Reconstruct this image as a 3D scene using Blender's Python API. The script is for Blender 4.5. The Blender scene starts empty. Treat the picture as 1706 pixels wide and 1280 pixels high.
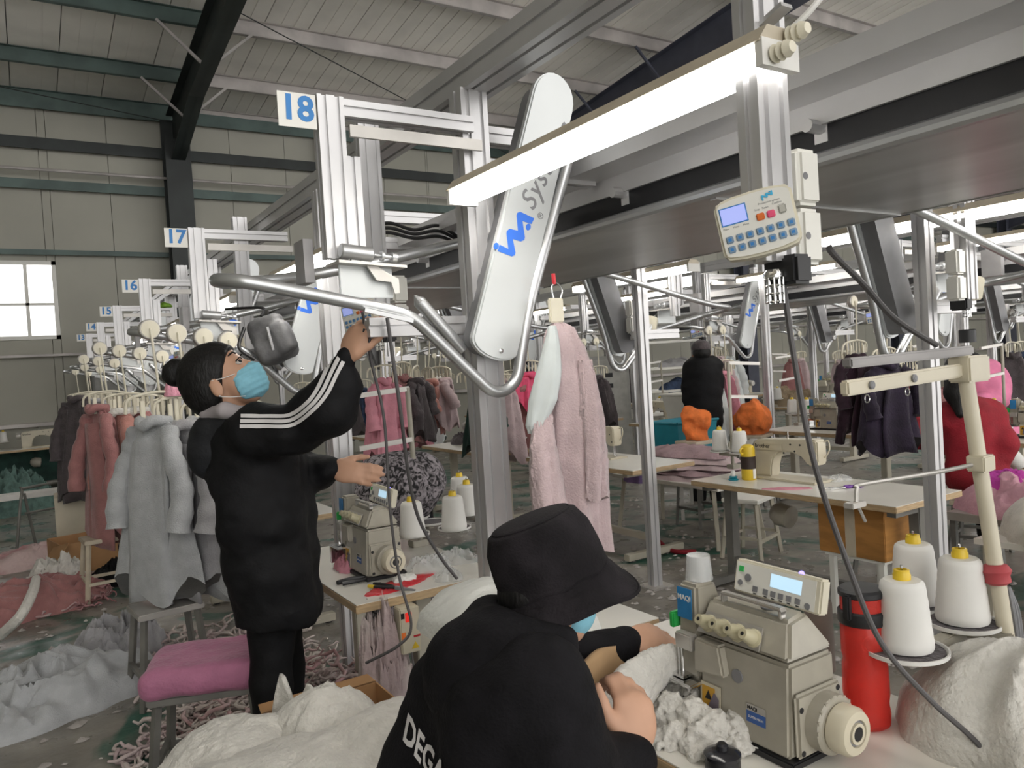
import bpy, bmesh, math, random
import numpy as np
from mathutils import Matrix, Vector
random.seed(7); RNG = np.random.default_rng(7)
S = bpy.context.scene; COL = S.collection
# ---------------------------------------------------------------- camera
F, CX, CY, H = 1283., 853., 640., 1.52
YAW, PIT, ROL = math.radians(32.1), math.radians(-1.5), math.radians(3.5)
FW = np.array([math.sin(YAW)*math.cos(PIT), math.cos(YAW)*math.cos(PIT), math.sin(PIT)])
_rt = np.array([math.cos(YAW), -math.sin(YAW), 0.]); _up = np.cross(_rt, FW)
RI = _rt*math.cos(ROL)-_up*math.sin(ROL); UP = _up*math.cos(ROL)+_rt*math.sin(ROL)
cam = bpy.data.objects.new('camera', bpy.data.cameras.new('camera')); COL.objects.link(cam)
cam.data.sensor_width = 36.; cam.data.lens = 36.*F/1706.; cam.data.clip_start = .02; cam.data.clip_end = 200
cam.matrix_world = Matrix(((RI[0], UP[0], -FW[0], 0), (RI[1], UP[1], -FW[1], 0), (RI[2], UP[2], -FW[2], H), (0, 0, 0, 1)))
S.camera = cam
def ray(x, y): return FW+RI*(x-CX)/F-UP*(y-CY)/F
def P(x, y, d): return ray(x, y)*d+np.array([0, 0, H])           # photo pixel + distance -> point
def PZ(x, y, z): r = ray(x, y); return r*((z-H)/r[2])+np.array([0, 0, H])
def PX(x, y, X): r = ray(x, y); return r*(X/r[0])+np.array([0, 0, H])
def PY(x, y, Y): r = ray(x, y); return r*(Y/r[1])+np.array([0, 0, H])
# ---------------------------------------------------------------- light
W = bpy.data.worlds.new('sky'); S.world = W; W.use_nodes = True
W.node_tree.nodes['Background'].inputs[0].default_value = (1.0, .98, .955, 1)
W.node_tree.nodes['Background'].inputs[1].default_value = 2.6
LAMP_POWER = 13.0
vs = S.view_settings; vs.view_transform = 'Standard'; vs.look = 'None'; vs.exposure = 0.1; vs.gamma = 1.0; vs.use_curve_mapping = False
# ---------------------------------------------------------------- materials
MATS = {}
def mat(name, col, rough=.6, metal=0., var=.10, scale=8., bump=0., bscale=60., sheen=0., col2=None, spec=.5, detail=4, dist=0., stretch=None):
    if name in MATS: return MATS[name]
    m = bpy.data.materials.new(name); m.use_nodes = True; nt = m.node_tree; n = nt.nodes; l = nt.links
    b = n['Principled BSDF']; b.inputs['Roughness'].default_value = rough; b.inputs['Metallic'].default_value = metal
    b.inputs['Specular IOR Level'].default_value = spec
    if sheen: b.inputs['Sheen Weight'].default_value = sheen; b.inputs['Sheen Roughness'].default_value = .4
    tc = n.new('ShaderNodeTexCoord'); src = tc.outputs['Object']
    if stretch:
        mp = n.new('ShaderNodeMapping'); mp.inputs['Scale'].default_value = stretch; l.new(src, mp.inputs[0]); src = mp.outputs[0]
    nz = n.new('ShaderNodeTexNoise'); nz.inputs['Scale'].default_value = scale; nz.inputs['Detail'].default_value = detail
    nz.inputs['Distortion'].default_value = dist; l.new(src, nz.inputs['Vector'])
    rp = n.new('ShaderNodeValToRGB'); c = np.array(col)
    c2 = np.array(col2) if col2 is not None else np.clip(c*(1+var), 0, 1); c1 = c if col2 is not None else c*(1-var)
    rp.color_ramp.elements[0].position = .38; rp.color_ramp.elements[1].position = .62
    rp.color_ramp.elements[0].color = (*c1, 1); rp.color_ramp.elements[1].color = (*c2, 1)
    l.new(nz.outputs[0], rp.inputs[0]); l.new(rp.outputs[0], b.inputs['Base Color'])
    if bump:
        n2 = n.new('ShaderNodeTexNoise'); n2.inputs['Scale'].default_value = bscale; n2.inputs['Detail'].default_value = 6
        l.new(src, n2.inputs['Vector']); bp = n.new('ShaderNodeBump'); bp.inputs['Strength'].default_value = bump
        bp.inputs['Distance'].default_value = .02; l.new(n2.outputs[0], bp.inputs['Height']); l.new(bp.outputs[0], b.inputs['Normal'])
    MATS[name] = m; return m
def glow(name, col, s):
    if name in MATS: return MATS[name]
    m = bpy.data.materials.new(name); m.use_nodes = True; b = m.node_tree.nodes['Principled BSDF']
    b.inputs['Base Color'].default_value = (*col, 1); b.inputs['Emission Color'].default_value = (*col, 1); b.inputs['Emission Strength'].default_value = s
    MATS[name] = m; return m
def clear(name, col, a, rough=.05):
    m = bpy.data.materials.new(name); m.use_nodes = True; nt = m.node_tree; n = nt.nodes
    b = n['Principled BSDF']; b.inputs['Base Color'].default_value = (*col, 1); b.inputs['Roughness'].default_value = rough
    t = n.new('ShaderNodeBsdfTransparent'); t.inputs[0].default_value = (*[min(1, c*.5+.5) for c in col], 1)
    if a < .5: t.inputs[0].default_value = (*[min(1, c*.25+.75) for c in col], 1)
    mx = n.new('ShaderNodeMixShader'); mx.inputs[0].default_value = a
    nt.links.new(t.outputs[0], mx.inputs[1]); nt.links.new(b.outputs[0], mx.inputs[2]); nt.links.new(mx.outputs[0], n['Material Output'].inputs[0])
    MATS[name] = m; return m
ALU = mat('aluminium', (.58, .575, .58), .40, .6, .05, 3)
ALU2 = mat('aluminium tube', (.55, .56, .57), .33, .8, .04, 5)
TRAYM = mat('galvanised sheet', (.50, .50, .50), .33, .4, .16, 2.2, stretch=(1, .25, 1), dist=1.)
COVER = mat('silver paint', (.56, .58, .58), .36, .35, .03, 3)
ZINC = mat('zinc plate', (.52, .50, .47), .4, .6, .08, 6)
DARKST = mat('dark green steel', (.020, .026, .025), .5, 0, .25, 2)
PURL = mat('galvanised purlin', (.46, .43, .415), .5, .3, .18, 2)
GREENST = mat('green painted girt', (.085, .125, .115), .5, .1, .2, 2)
BLUEST = mat('blue grey steel', (.075, .08, .11), .55, 0, .15, 2)
ROOFM = mat('roof sheet', (.86, .83, .775), .55, .1, .07, 1.2)
WALLM = mat('wall panel', (.40, .392, .335), .6, 0, .06, .8)
BLACK = mat('black plastic', (.014, .014, .016), .45, 0, .2)
BLKMET = mat('black rail', (.012, .012, .014), .4, .3, .2)
CREAM = mat('cream enamel', (.58, .53, .41), .36, 0, .05, 6)
CREAM2 = mat('aged cream enamel', (.37, .345, .285), .36, 0, .09, 9)
WHITEP = mat('white plastic', (.74, .73, .68), .35, 0, .03)
IVORY = mat('ivory plastic', (.66, .62, .50), .4, 0, .05)
BLUEP = mat('logo blue', (.035, .16, .68), .45, 0, .02)
SIGNB = mat('sign blue', (.03, .20, .52), .5, 0, .05)
GREYP = mat('grey plastic', (.20, .20, .21), .5, 0, .1)
RUBBER = mat('cable rubber', (.085, .08, .082), .55, 0, .1)
CHROME = mat('chrome', (.72, .72, .72), .14, 1., .02)
LAMTOP = mat('white laminate', (.70, .68, .62), .28, 0, .04, 3)
WOOD = mat('plywood edge', (.46, .33, .19), .5, 0, .12, 14, stretch=(1, 1, 9))
WOODL = mat('pale wood', (.50, .44, .34), .5, 0, .1, 10)
STEELLEG = mat('cream steel leg', (.44, .41, .33), .45, 0, .08, 5)
GREYLEG = mat('grey steel leg', (.17, .165, .15), .5, .2, .15, 6)
SKIN = mat('skin', (.52, .30, .20), .5, 0, .05, 12, spec=.35)
HAIR = mat('black hair', (.006, .0055, .0055), .5, 0, .4, 60, .25, 150, stretch=(1, 1, .3), spec=.3)
BLKCOAT = mat('black coat cloth', (.0045, .0045, .0055), .75, 0, .25, 20, .12, 90, spec=.25)
NAVY = mat('dark navy lining', (.008, .014, .03), .6, 0, .2)
HOODIE = mat('black hoodie cloth', (.006, .0055, .007), .85, 0, .25, 20, .2, 160, spec=.2)
HATM = mat('washed black cotton', (.013, .011, .013), .85, 0, .35, 14, .25, 200, spec=.2)
MASKM = mat('surgical mask blue', (.22, .50, .62), .7, 0, .08, 30)
STRIPE = mat('white stripe', (.62, .60, .60), .6, 0, .04)
FLEECEW = mat('white fleece', (.62, .60, .555), .95, 0, .05, 25, .55, 70, sheen=.25)
FLEECEP = mat('pink fleece', (.50, .39, .40), .95, 0, .09, 10, .35, 150, sheen=.3)
FLEECEROSE = mat('dusty rose fleece', (.34, .155, .15), .95, 0, .10, 14, .35, 150, sheen=.3)
FLEECECORAL = mat('coral fleece', (.46, .215, .18), .95, 0, .10, 14, .35, 150, sheen=.3)
FLEECEG = mat('grey fleece', (.33, .325, .335), .95, 0, .08, 14, .35, 150, sheen=.3)
FLEECEG2 = mat('pale grey fleece', (.40, .41, .42), .95, 0, .08, 14, .35, 150, sheen=.3)
FLEECED = mat('dark grey cloth', (.075, .062, .066), .9, 0, .15, 14, .4, 60, sheen=.2)
LINING = mat('pale lining', (.56, .60, .60), .75, 0, .04, 10)
HOTPINK = mat('hot pink cloth', (.72, .09, .19), .8, 0, .1, 10, .2)
CUSHION = mat('pink cushion cover', (.42, .155, .26), .7, 0, .10, 9, .3, 60, sheen=.2)
PINKCL = mat('rose pink cloth', (.60, .25, .31), .85, 0, .1, 10, .25)
RED = mat('red cloth', (.25, .008, .018), .85, 0, .12, 12, .25, 90)
REDP = mat('red plastic', (.5, .02, .03), .4, 0, .05)
PLUM = mat('plum velvet', (.030, .012, .022), .9, 0, .3, 8, .3, 60, sheen=.15)
JEAN = mat('navy denim', (.03, .05, .10), .9, 0, .25, 20, .3)
ORANGE = mat('orange cloth', (.70, .17, .035), .85, 0, .2, 9, .4, 40)
TEAL = mat('teal plastic', (.012, .21, .28), .4, 0, .08)
CARD = mat('cardboard', (.36, .20, .09), .8, 0, .08, 6)
CARD2 = mat('orange carton', (.40, .185, .045), .6, 0, .15, 5, stretch=(1, 1, 5))
YEL = mat('yellow plastic', (.72, .50, .03), .4, 0, .05)
PURPLE = mat('purple plastic', (.17, .05, .33), .4, 0, .05)
GRN = mat('green plastic', (.03, .42, .09), .45, 0, .05)
KEYB = mat('blue grey key', (.20, .30, .42), .45, 0, .1)
LCD = glow('lit display', (.55, .80, 1.), .55)
LCDB = glow('lit blue display', (.36, .42, .85), .42)
TUBE = glow('lamp tube', (1., .98, .94), LAMP_POWER)
TUBEF = glow('far lamp tube', (1., .98, .94), LAMP_POWER)
GLASS = clear('window glass', (.95, .97, 1.), .12)
REDGL = clear('red bottle plastic', (.85, .10, .08), .50, .12); REDGL.node_tree.nodes['Mix Shader'].inputs[0].default_value = .38; REDGL.node_tree.nodes['Transparent BSDF'].inputs[0].default_value = (1, .42, .36, 1)
CLEARP = clear('clear plastic', (.85, .86, .86), .30, .2)
WAX = mat('paper white', (.70, .69, .66), .7, 0, .03)
DKGLASS = mat('dark bottle', (.02, .02, .024), .15, 0, .1)
GREENCL = mat('dark green cloth', (.012, .045, .035), .8, 0, .3, 6)
LEOP = mat('mottled print cloth', (.012, .011, .012), .9, 0, 0, 34, .3, 60, col2=(.30, .27, .29), detail=1, dist=1.6)
LEOPT = mat('spotted print cloth', (.30, .20, .11), .9, 0, 0, 30, .2, 60, col2=(.02, .015, .012), detail=0)
PURPCL = mat('magenta cloth', (.42, .04, .30), .85, 0, .1, 10, .2)
LILAC = mat('lilac cloth', (.22, .15, .34), .85, 0, .15, 10, .2)
SCRAPM = mat('mixed scraps', (.46, .36, .36), .95, 0, 0, 3.5, .4, 50, col2=(.60, .54, .50))
SCRAPP = mat('pink scraps', (.36, .17, .18), .95, 0, 0, 4., .4, 50, col2=(.55, .42, .41))
FLOCK = mat('floor lint', (.34, .31, .29), .95, 0, 0, 2.2, .3, 50, col2=(.48, .45, .43))
GREENROPE = mat('green netting', (.10, .17, .15), .9, 0, .25, 12, .4)
# ---------------------------------------------------------------- mesh helpers
A = np.array
def nrm(v): v = A(v, float); return v/(np.linalg.norm(v)+1e-12)
class MB:
    def __init__(s): s.v = []; s.f = []
    def add(s, v, f):
        o = len(s.v); s.v.extend([tuple(map(float, p)) for p in v]); s.f.extend([tuple(i+o for i in q) for q in f]); return s
    def box(s, x0, x1, y0, y1, z0, z1, T=None):
        v = [A([x, y, z], float) for z in (z0, z1) for y in (y0, y1) for x in (x0, x1)]
        if T is not None: v = [T(p) for p in v]
        return s.add(v, [(0, 2, 3, 1), (4, 5, 7, 6), (0, 1, 5, 4), (2, 6, 7, 3), (0, 4, 6, 2), (1, 3, 7, 5)])
    def hexa(s, b, t):                                    # bottom quad, top quad (each ccw from above)
        return s.add(list(b)+list(t), [(3, 2, 1, 0), (4, 5, 6, 7), (0, 1, 5, 4), (1, 2, 6, 5), (2, 3, 7, 6), (3, 0, 4, 7)])
    def bar(s, p0, p1, w, h, up=(0, 0, 1)):               # rectangular bar between two points
        p0, p1 = A(p0, float), A(p1, float); d = nrm(p1-p0); r = np.cross(d, up)
        if np.linalg.norm(r) < 1e-3: r = A([1., 0, 0])
        r = nrm(r); u = np.cross(r, d); c = [(-w/2, -h/2), (w/2, -h/2), (w/2, h/2), (-w/2, h/2)]
        return s.add([p0+r*a+u*b for a, b in c]+[p1+r*a+u*b for a, b in c], [(0, 1, 2, 3), (7, 6, 5, 4), (0, 4, 5, 1), (1, 5, 6, 2), (2, 6, 7, 3), (3, 7, 4, 0)])
    def tube(s, path, r, n=10, cap=True):
        path = [A(p, float) for p in path]; m = len(path); rr = r if hasattr(r, '__len__') else [r]*m
        t0 = nrm(path[1]-path[0]); a = np.cross(t0, [0, 0, 1.])
        if np.linalg.norm(a) < 1e-3: a = np.cross(t0, [1., 0, 0])
        a = nrm(a); vs_ = []
        for i in range(m):
            t = nrm(path[min(i+1, m-1)]-path[max(i-1, 0)]); a = nrm(a-t*(a@t)); b = np.cross(t, a)
            for k in range(n):
                q = 2*math.pi*k/n; vs_.append(path[i]+(a*math.cos(q)+b*math.sin(q))*rr[i])
        f = [(i*n+k, i*n+(k+1) % n, (i+1)*n+(k+1) % n, (i+1)*n+k) for i in range(m-1) for k in range(n)]
        if cap: f += [tuple(range(n-1, -1, -1)), tuple(range((m-1)*n, m*n))]
        return s.add(vs_, f)
    def cyl(s, p0, p1, r, r1=None, n=16): return s.tube([p0, p1], [r, r if r1 is None else r1], n)
    def lathe(s, prof, c=(0, 0, 0), ax=(0, 0, 1), n=24, closed=False):   # prof [(r,h)]
        ax = nrm(ax); a = np.cross(ax, [0, 0, 1.])
        if np.linalg.norm(a) < 1e-3: a = A([1., 0, 0])
        a = nrm(a); b = np.cross(ax, a); c = A(c, float); m = len(prof)
        v = [c+ax*h+(a*math.cos(2*math.pi*k/n)+b*math.sin(2*math.pi*k/n))*max(r, 1e-5) for r, h in prof for k in range(n)]
        f = [(i*n+k, i*n+(k+1) % n, (i+1)*n+(k+1) % n, (i+1)*n+k) for i in range(m-1) for k in range(n)]
        if closed: f += [((m-1)*n+k, (m-1)*n+(k+1) % n, (k+1) % n, k) for k in range(n)]
        else: f += [tuple(range(n-1, -1, -1)), tuple(range((m-1)*n, m*n))]
        return s.add(v, f)
    def prism(s, poly, T, h0, h1):                         # poly 2D ccw, T(x,y,h)->3D
        n = len(poly)
        return s.add([T(x, y, h0) for x, y in poly]+[T(x, y, h1) for x, y in poly],
                     [tuple(range(n-1, -1, -1)), tuple(range(n, 2*n))]+[(i, (i+1) % n, n+(i+1) % n, n+i) for i in range(n)])
    def grid(s, fn, nu, nv, wu=False, wv=False):
        U = nu if wu else nu+1; V = nv if wv else nv+1
        v = [fn(i/nu, j/nv) for i in range(U) for j in range(V)]
        f = [(i*V+j, ((i+1) % U)*V+j, ((i+1) % U)*V+(j+1) % V, i*V+(j+1) % V) for i in range(nu) for j in range(nv)]
        return s.add(v, f)
    def ell(s, c, r, n=16, m=10, M=None):
        c = A(c, float); M = np.eye(3) if M is None else M
        return s.grid(lambda u, v: c+M@(A([math.sin(math.pi*v)*math.cos(2*math.pi*u), math.sin(math.pi*v)*math.sin(2*math.pi*u), -math.cos(math.pi*v)])*r), n, m, wu=True)
    def mesh(s, name, bev=0, seg=2, ang=35, smooth=True):
        me = bpy.data.meshes.new(name); me.from_pydata(s.v, [], s.f)
        bm = bmesh.new(); bm.from_mesh(me); bmesh.ops.remove_doubles(bm, verts=bm.verts, dist=1e-6)
        bmesh.ops.recalc_face_normals(bm, faces=bm.faces)
        if bev:
            es = [e for e in bm.edges if len(e.link_faces) == 2 and e.calc_face_angle(0) > .5]
            bmesh.ops.bevel(bm, geom=es, offset=bev, segments=seg, affect='EDGES', clamp_overlap=True)
        bm.to_mesh(me); bm.free()
        if smooth:
            me.polygons.foreach_set('use_smooth', [True]*len(me.polygons)); me.set_sharp_from_angle(angle=math.radians(ang))
        return me
    def build(s, name, m, parent=None, **k): return ob(name, s.mesh(name, **k), m, parent)
def ob(name, me, m, parent=None):
    o = bpy.data.objects.new(name, me); COL.objects.link(o)
    if m is not None and not me.materials: me.materials.append(m)
    if parent is not None: o.parent = parent
    return o
def tag(o, label, cat, group=None):
    o['label'] = label; o['category'] = cat
    if group: o['group'] = group
    return o
def thing(name, label, cat, loc=(0, 0, 0), rz=0, group=None):
    o = bpy.data.objects.new(name, None); COL.objects.link(o); o.location = tuple(map(float, loc)); o.rotation_euler = (0, 0, rz); o.empty_display_size = .1
    return tag(o, label, cat, group)
def struct(o): o['kind'] = 'structure'; return o
def stuff(o): o['kind'] = 'stuff'; return o
def kids(o): return [c for c in bpy.data.objects if c.parent is o]
def twin(root, loc, rz=0, label=None, group=None, skip=()):
    r = root.copy(); COL.objects.link(r); r.location = tuple(map(float, loc)); r.rotation_euler = (0, 0, rz)
    if label: r['label'] = label
    if group: r['group'] = group
    for ch in KIDS(root):
        if ch.name.split('.')[0] in skip: continue
        c = ch.copy(); COL.objects.link(c); c.parent = r
        for g in KIDS(ch): d = g.copy(); COL.objects.link(d); d.parent = c
    return r
_kc = {}
def KIDS(o):
    if o.name not in _kc: _kc[o.name] = kids(o)
    return _kc[o.name]
def smooth_path(pts, k=6):                                # Catmull-Rom
    p = [A(q, float) for q in pts]; p = [2*p[0]-p[1]]+p+[2*p[-1]-p[-2]]; out = []
    for i in range(1, len(p)-2):
        for j in range(k):
            t = j/k; out.append(.5*((2*p[i])+(p[i+1]-p[i-1])*t+(2*p[i-1]-5*p[i]+4*p[i+1]-p[i+2])*t*t+(3*p[i]-p[i-1]-3*p[i+1]+p[i+2])*t**3))
    return out+[p[-2]]
def extr(mb, p0, p1, w=.08, d=.08, up=(0, 1, 0), g=.008, slots=(1, 1)):   # aluminium profile with slots
    p0, p1 = A(p0, float), A(p1, float); t = nrm(p1-p0); r = nrm(np.cross(t, up)); u = np.cross(r, t)
    def side(a, ns):
        o = []
        for k in range(ns):
            c = -a+2*a*(k+.5)/ns; o += [(c-g, 0), (c-g, g*1.3), (c+g, g*1.3), (c+g, 0)]
        return o
    poly = []
    for (L, Dp, ns, rot) in ((w/2, d/2, slots[0], 0), (d/2, w/2, slots[1], 1), (w/2, d/2, slots[0], 2), (d/2, w/2, slots[1], 3)):
        pts = [(-L, 0)]+side(L, ns)
        for a, inn in pts:
            x, y = a, -(Dp-inn)
            for _ in range(rot): x, y = -y, x
            poly.append((x, y))
    return mb.prism(poly, lambda x, y, h: p0+(p1-p0)*h+r*x+u*y, 0, 1)
def text(body, size, T, m, parent, name='lettering', ext=.0006, bold=0, align='CENTER', spacing=1., shear=0.):
    cu = bpy.data.curves.new('t', 'FONT'); cu.body = body; cu.size = size; cu.extrude = ext; cu.offset = bold; cu.align_x = align; cu.align_y = 'CENTER'
    cu.space_character = spacing; cu.shear = shear; cu.resolution_u = 3
    o = bpy.data.objects.new('t', cu); COL.objects.link(o); dg = bpy.context.evaluated_depsgraph_get()
    me = bpy.data.meshes.new_from_object(o.evaluated_get(dg)); bpy.data.objects.remove(o); bpy.data.curves.remove(cu); me.name = name
    me.materials.clear()
    for v in me.vertices: v.co = Vector(T(v.co.x, v.co.y, v.co.z))
    return ob(name, me, m, parent)
def frame(o, ex, ey):                                     # local text frame: origin, x dir, y dir
    o = A(o, float); ex = nrm(ex); ey = nrm(A(ey)-ex*(ex@A(ey))); ez = np.cross(ex, ey)
    return lambda x, y, z=0.: o+ex*x+ey*y+ez*z
# ---- value noise, numpy
_perm = RNG.random((64, 64, 64))
def vnoise(p):
    p = np.asarray(p, float); i = np.floor(p).astype(int); f = p-i; f = f*f*(3-2*f); r = 0
    for dx in (0, 1):
        for dy in (0, 1):
            for dz in (0, 1):
                w = (f[..., 0] if dx else 1-f[..., 0])*(f[..., 1] if dy else 1-f[..., 1])*(f[..., 2] if dz else 1-f[..., 2])
                r = r+w*_perm[(i[..., 0]+dx) % 64, (i[..., 1]+dy) % 64, (i[..., 2]+dz) % 64]
    return r*2-1
def fbm(p, o=3):
    p = np.asarray(p, float); r = 0; a = 1.
    for k in range(o): r = r+a*vnoise(p*2**k+17.3*k); a *= .5
    return r
# ---- signed distance bodies -> surface nets
def s_cap(a, b, r0, r1=None):
    a, b = A(a, float), A(b, float); r1 = r0 if r1 is None else r1
    def f(p):
        ba = b-a; t = np.clip(((p-a)@ba)/(ba@ba+1e-12), 0, 1); return np.linalg.norm(p-a-t[..., None]*ba, axis=-1)-(r0+(r1-r0)*t)
    m = max(r0, r1); return f, np.minimum(a, b)-m, np.maximum(a, b)+m
def s_ell(c, r, M=None):
    c, r = A(c, float), A(r, float); M = np.eye(3) if M is None else A(M)          # columns of M = axes
    def f(p):
        q = (p-c)@M; k0 = np.linalg.norm(q/r, axis=-1); k1 = np.linalg.norm(q/(r*r), axis=-1); return k0*(k0-1)/(k1+1e-9)
    return f, c-r.max(), c+r.max()
def s_box(c, h, M=None, rd=.01):
    c, h = A(c, float), A(h, float); M = np.eye(3) if M is None else A(M)
    def f(p):
        q = np.abs((p-c)@M)-(h-rd); return np.linalg.norm(np.maximum(q, 0), axis=-1)+np.minimum(q.max(-1), 0)-rd
    m = np.linalg.norm(h); return f, c-m, c+m
def chain(pts, rs): return [s_cap(pts[i], pts[i+1], rs[i], rs[i+1]) for i in range(len(pts)-1)]
def nets(prims, h, k=.03, cut=(), disp=None, name='body', planes=(), ang=80):
    lo = np.min([q[1] for q in prims], 0)-k-2*h; hi = np.max([q[2] for q in prims], 0)+k+2*h
    n = np.ceil((hi-lo)/h).astype(int)+1
    g = np.stack(np.meshgrid(*[lo[i]+h*np.arange(n[i]) for i in range(3)], indexing='ij'), -1); D = np.full(n, 9.)
    for f, a, b in prims:
        i0 = np.clip(((a-lo-k-2*h)/h).astype(int), 0, n); i1 = np.clip(np.ceil((b-lo+k+2*h)/h).astype(int)+1, 0, n)
        sl = tuple(slice(i0[i], i1[i]) for i in range(3)); d = f(g[sl]); o = D[sl]
        hh = np.clip(k-np.abs(o-d), 0, None)/max(k, 1e-9); D[sl] = np.minimum(o, d)-hh*hh*k*.25
    for f, a, b in cut:
        D = np.maximum(D, -f(g))
    for (pt, nn) in planes: D = np.maximum(D, (g-A(pt))@A(nrm(nn)))
    if disp is not None: D = D+disp(g)
    s = D < 0; cs = [(i, j, l) for i in (0, 1) for j in (0, 1) for l in (0, 1)]; N = n-1
    sub = lambda arr, c: arr[c[0]:c[0]+N[0], c[1]:c[1]+N[1], c[2]:c[2]+N[2]]
    cnt = sum(sub(s, c).astype(int) for c in cs); act = (cnt > 0) & (cnt < 8); idx = -np.ones(N, int); idx[act] = np.arange(act.sum())
    pos = np.zeros((act.sum(), 3)); w = np.zeros(act.sum()); Dc = {c: sub(D, c)[act] for c in cs}
    for c in cs:
        for ax in range(3):
            if c[ax]: continue
            e = list(c); e[ax] = 1; a, b = Dc[c], Dc[tuple(e)]; m = (a < 0) != (b < 0); t = np.where(m, a/(a-b+1e-12), 0)
            q = np.tile(A(c, float), (len(a), 1)); q[:, ax] = t; pos[m] += q[m]; w += m
    V = lo+h*(np.argwhere(act)+pos/np.maximum(w, 1)[:, None]); Fs = []
    for ax in range(3):
        b, c = (ax+1) % 3, (ax+2) % 3; s0 = [slice(0, None)]*3; s1 = [slice(0, None)]*3; s0[ax] = slice(0, -1); s1[ax] = slice(1, None)
        ch = s[tuple(s0)] != s[tuple(s1)]; ii = np.argwhere(ch)
        ok = (ii[:, b] > 0) & (ii[:, c] > 0) & (ii[:, b] < N[b]) & (ii[:, c] < N[c]); ii = ii[ok]
        ins = s[tuple(s0)][tuple(ii.T)]; q = []
        for (db, dc) in ((0, 0), (-1, 0), (-1, -1), (0, -1)):
            jj = ii.copy(); jj[:, b] += db; jj[:, c] += dc; q.append(idx[tuple(jj.T)])
        q = np.stack(q, 1); q[ins] = q[ins][:, ::-1]; Fs.append(q)
    Fq = np.concatenate(Fs); Fq = Fq[(Fq >= 0).all(1)][:, ::-1]
    me = bpy.data.meshes.new(name); me.from_pydata(V.tolist(), [], Fq.tolist()); me.update()
    bm = bmesh.new(); bm.from_mesh(me)
    for _ in range(2): bmesh.ops.smooth_vert(bm, verts=bm.verts, factor=.4, use_axis_x=True, use_axis_y=True, use_axis_z=True)
    bmesh.ops.recalc_face_normals(bm, faces=bm.faces); bm.to_mesh(me); bm.free()
    me.polygons.foreach_set('use_smooth', [True]*len(me.polygons)); return me
def surf(prims, h, name, m, parent=None, **k): return ob(name, nets(prims, h, name=name, **k), m, parent)
def heap(c, rx, ry, h, seed=0, fold=.25, fr=3., n=72, m=22, rz=0., z0=0., lump=.3, skirt=.0):
    """closed heap of cloth: dome with ridged folds"""
    c = A(c, float); mb = MB(); th = np.linspace(0, 2*np.pi, n, endpoint=False); R = np.linspace(0, 1, m)
    TH, RR = np.meshgrid(th, R, indexing='ij'); out = 1+.22*vnoise(np.stack([np.cos(TH)*1.3+seed*3.1, np.sin(TH)*1.3, 0*TH+seed], -1))+.10*vnoise(np.stack([np.cos(TH)*4, np.sin(TH)*4, 0*TH+seed*2], -1))
    x = np.cos(TH)*RR*rx*out; y = np.sin(TH)*RR*ry*out; q = np.stack([x/max(rx, ry)*fr, y/max(rx, ry)*fr, 0*x+seed*5.7], -1)
    w1 = fbm(q*.6+4, 2); q2 = q+np.stack([w1, -w1, 0*w1], -1)*.8
    rid = 1-np.abs(vnoise(q2*1.2))*2; rid2 = 1-np.abs(vnoise(q2*2.7+9))*2
    base = np.sqrt(np.clip(1-RR**2.2, 0, 1)); z = h*base*(1-lump+lump*fbm(q*.5+2, 2))+h*fold*base**.6*(rid*.7+rid2*.35)
    z = np.maximum(z, .006)*(RR < 1); ca, sa = math.cos(rz), math.sin(rz)
    v = np.stack([c[0]+x*ca-y*sa, c[1]+x*sa+y*ca, c[2]+z], -1)
    mb.grid(lambda a, b: v[int(round(a*n)) % n, int(round(b*(m-1)))], n, m-1, wu=True)
    return mb
def drape(secs, n=44, sub=6, seed=0, fold=.012, nf=5, hem=.02, closed=True, M=None, fine=.004):
    """secs: (centre xyz, half width along e1, half depth along e2, angle); lofted cloth"""
    S_ = []; k = len(secs)
    for i in range(k-1):
        a, b = secs[i], secs[i+1]
        for j in range(sub): t = j/sub; t2 = t*t*(3-2*t)*.5+t*.5; S_.append([A(a[0])*(1-t2)+A(b[0])*t2]+[a[q]*(1-t2)+b[q]*t2 for q in (1, 2, 3)]+[(i+t)/(k-1)])
    S_.append([A(secs[-1][0], float)]+list(secs[-1][1:4])+[1.]); V = []
    for (c, w, d, an, t) in S_:
        ca, sa = math.cos(an), math.sin(an)
        for q in range(n):
            th = 2*math.pi*q/n; c1, s1 = math.cos(th), math.sin(th); x = w*math.copysign(abs(c1)**.8, c1); y = d*math.copysign(abs(s1)**.8, s1)
            fo = fold*(.25+t)*(math.sin(nf*th+seed*1.7+1.5*math.sin(3*t+seed))+.6*math.sin((2*nf+1)*th+seed*4.1+2*t))
            fo += fine*math.sin(17*th+9*t*3+seed); rr = math.hypot(x, y)+1e-6; x += fo*x/rr; y += fo*y/rr*1.2
            z = hem*t**4*math.sin(3*th+seed*2.3)
            V.append(A([c[0]+x*ca-y*sa, c[1]+x*sa+y*ca, c[2]+z]))
    mb = MB(); m = len(S_); f = [(i*n+q, i*n+(q+1) % n, (i+1)*n+(q+1) % n, (i+1)*n+q) for i in range(m-1) for q in range(n)]
    if closed: f += [tuple(range(n)), tuple(range(m*n-1, (m-1)*n-1, -1))]
    return mb.add(V, f)
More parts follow.
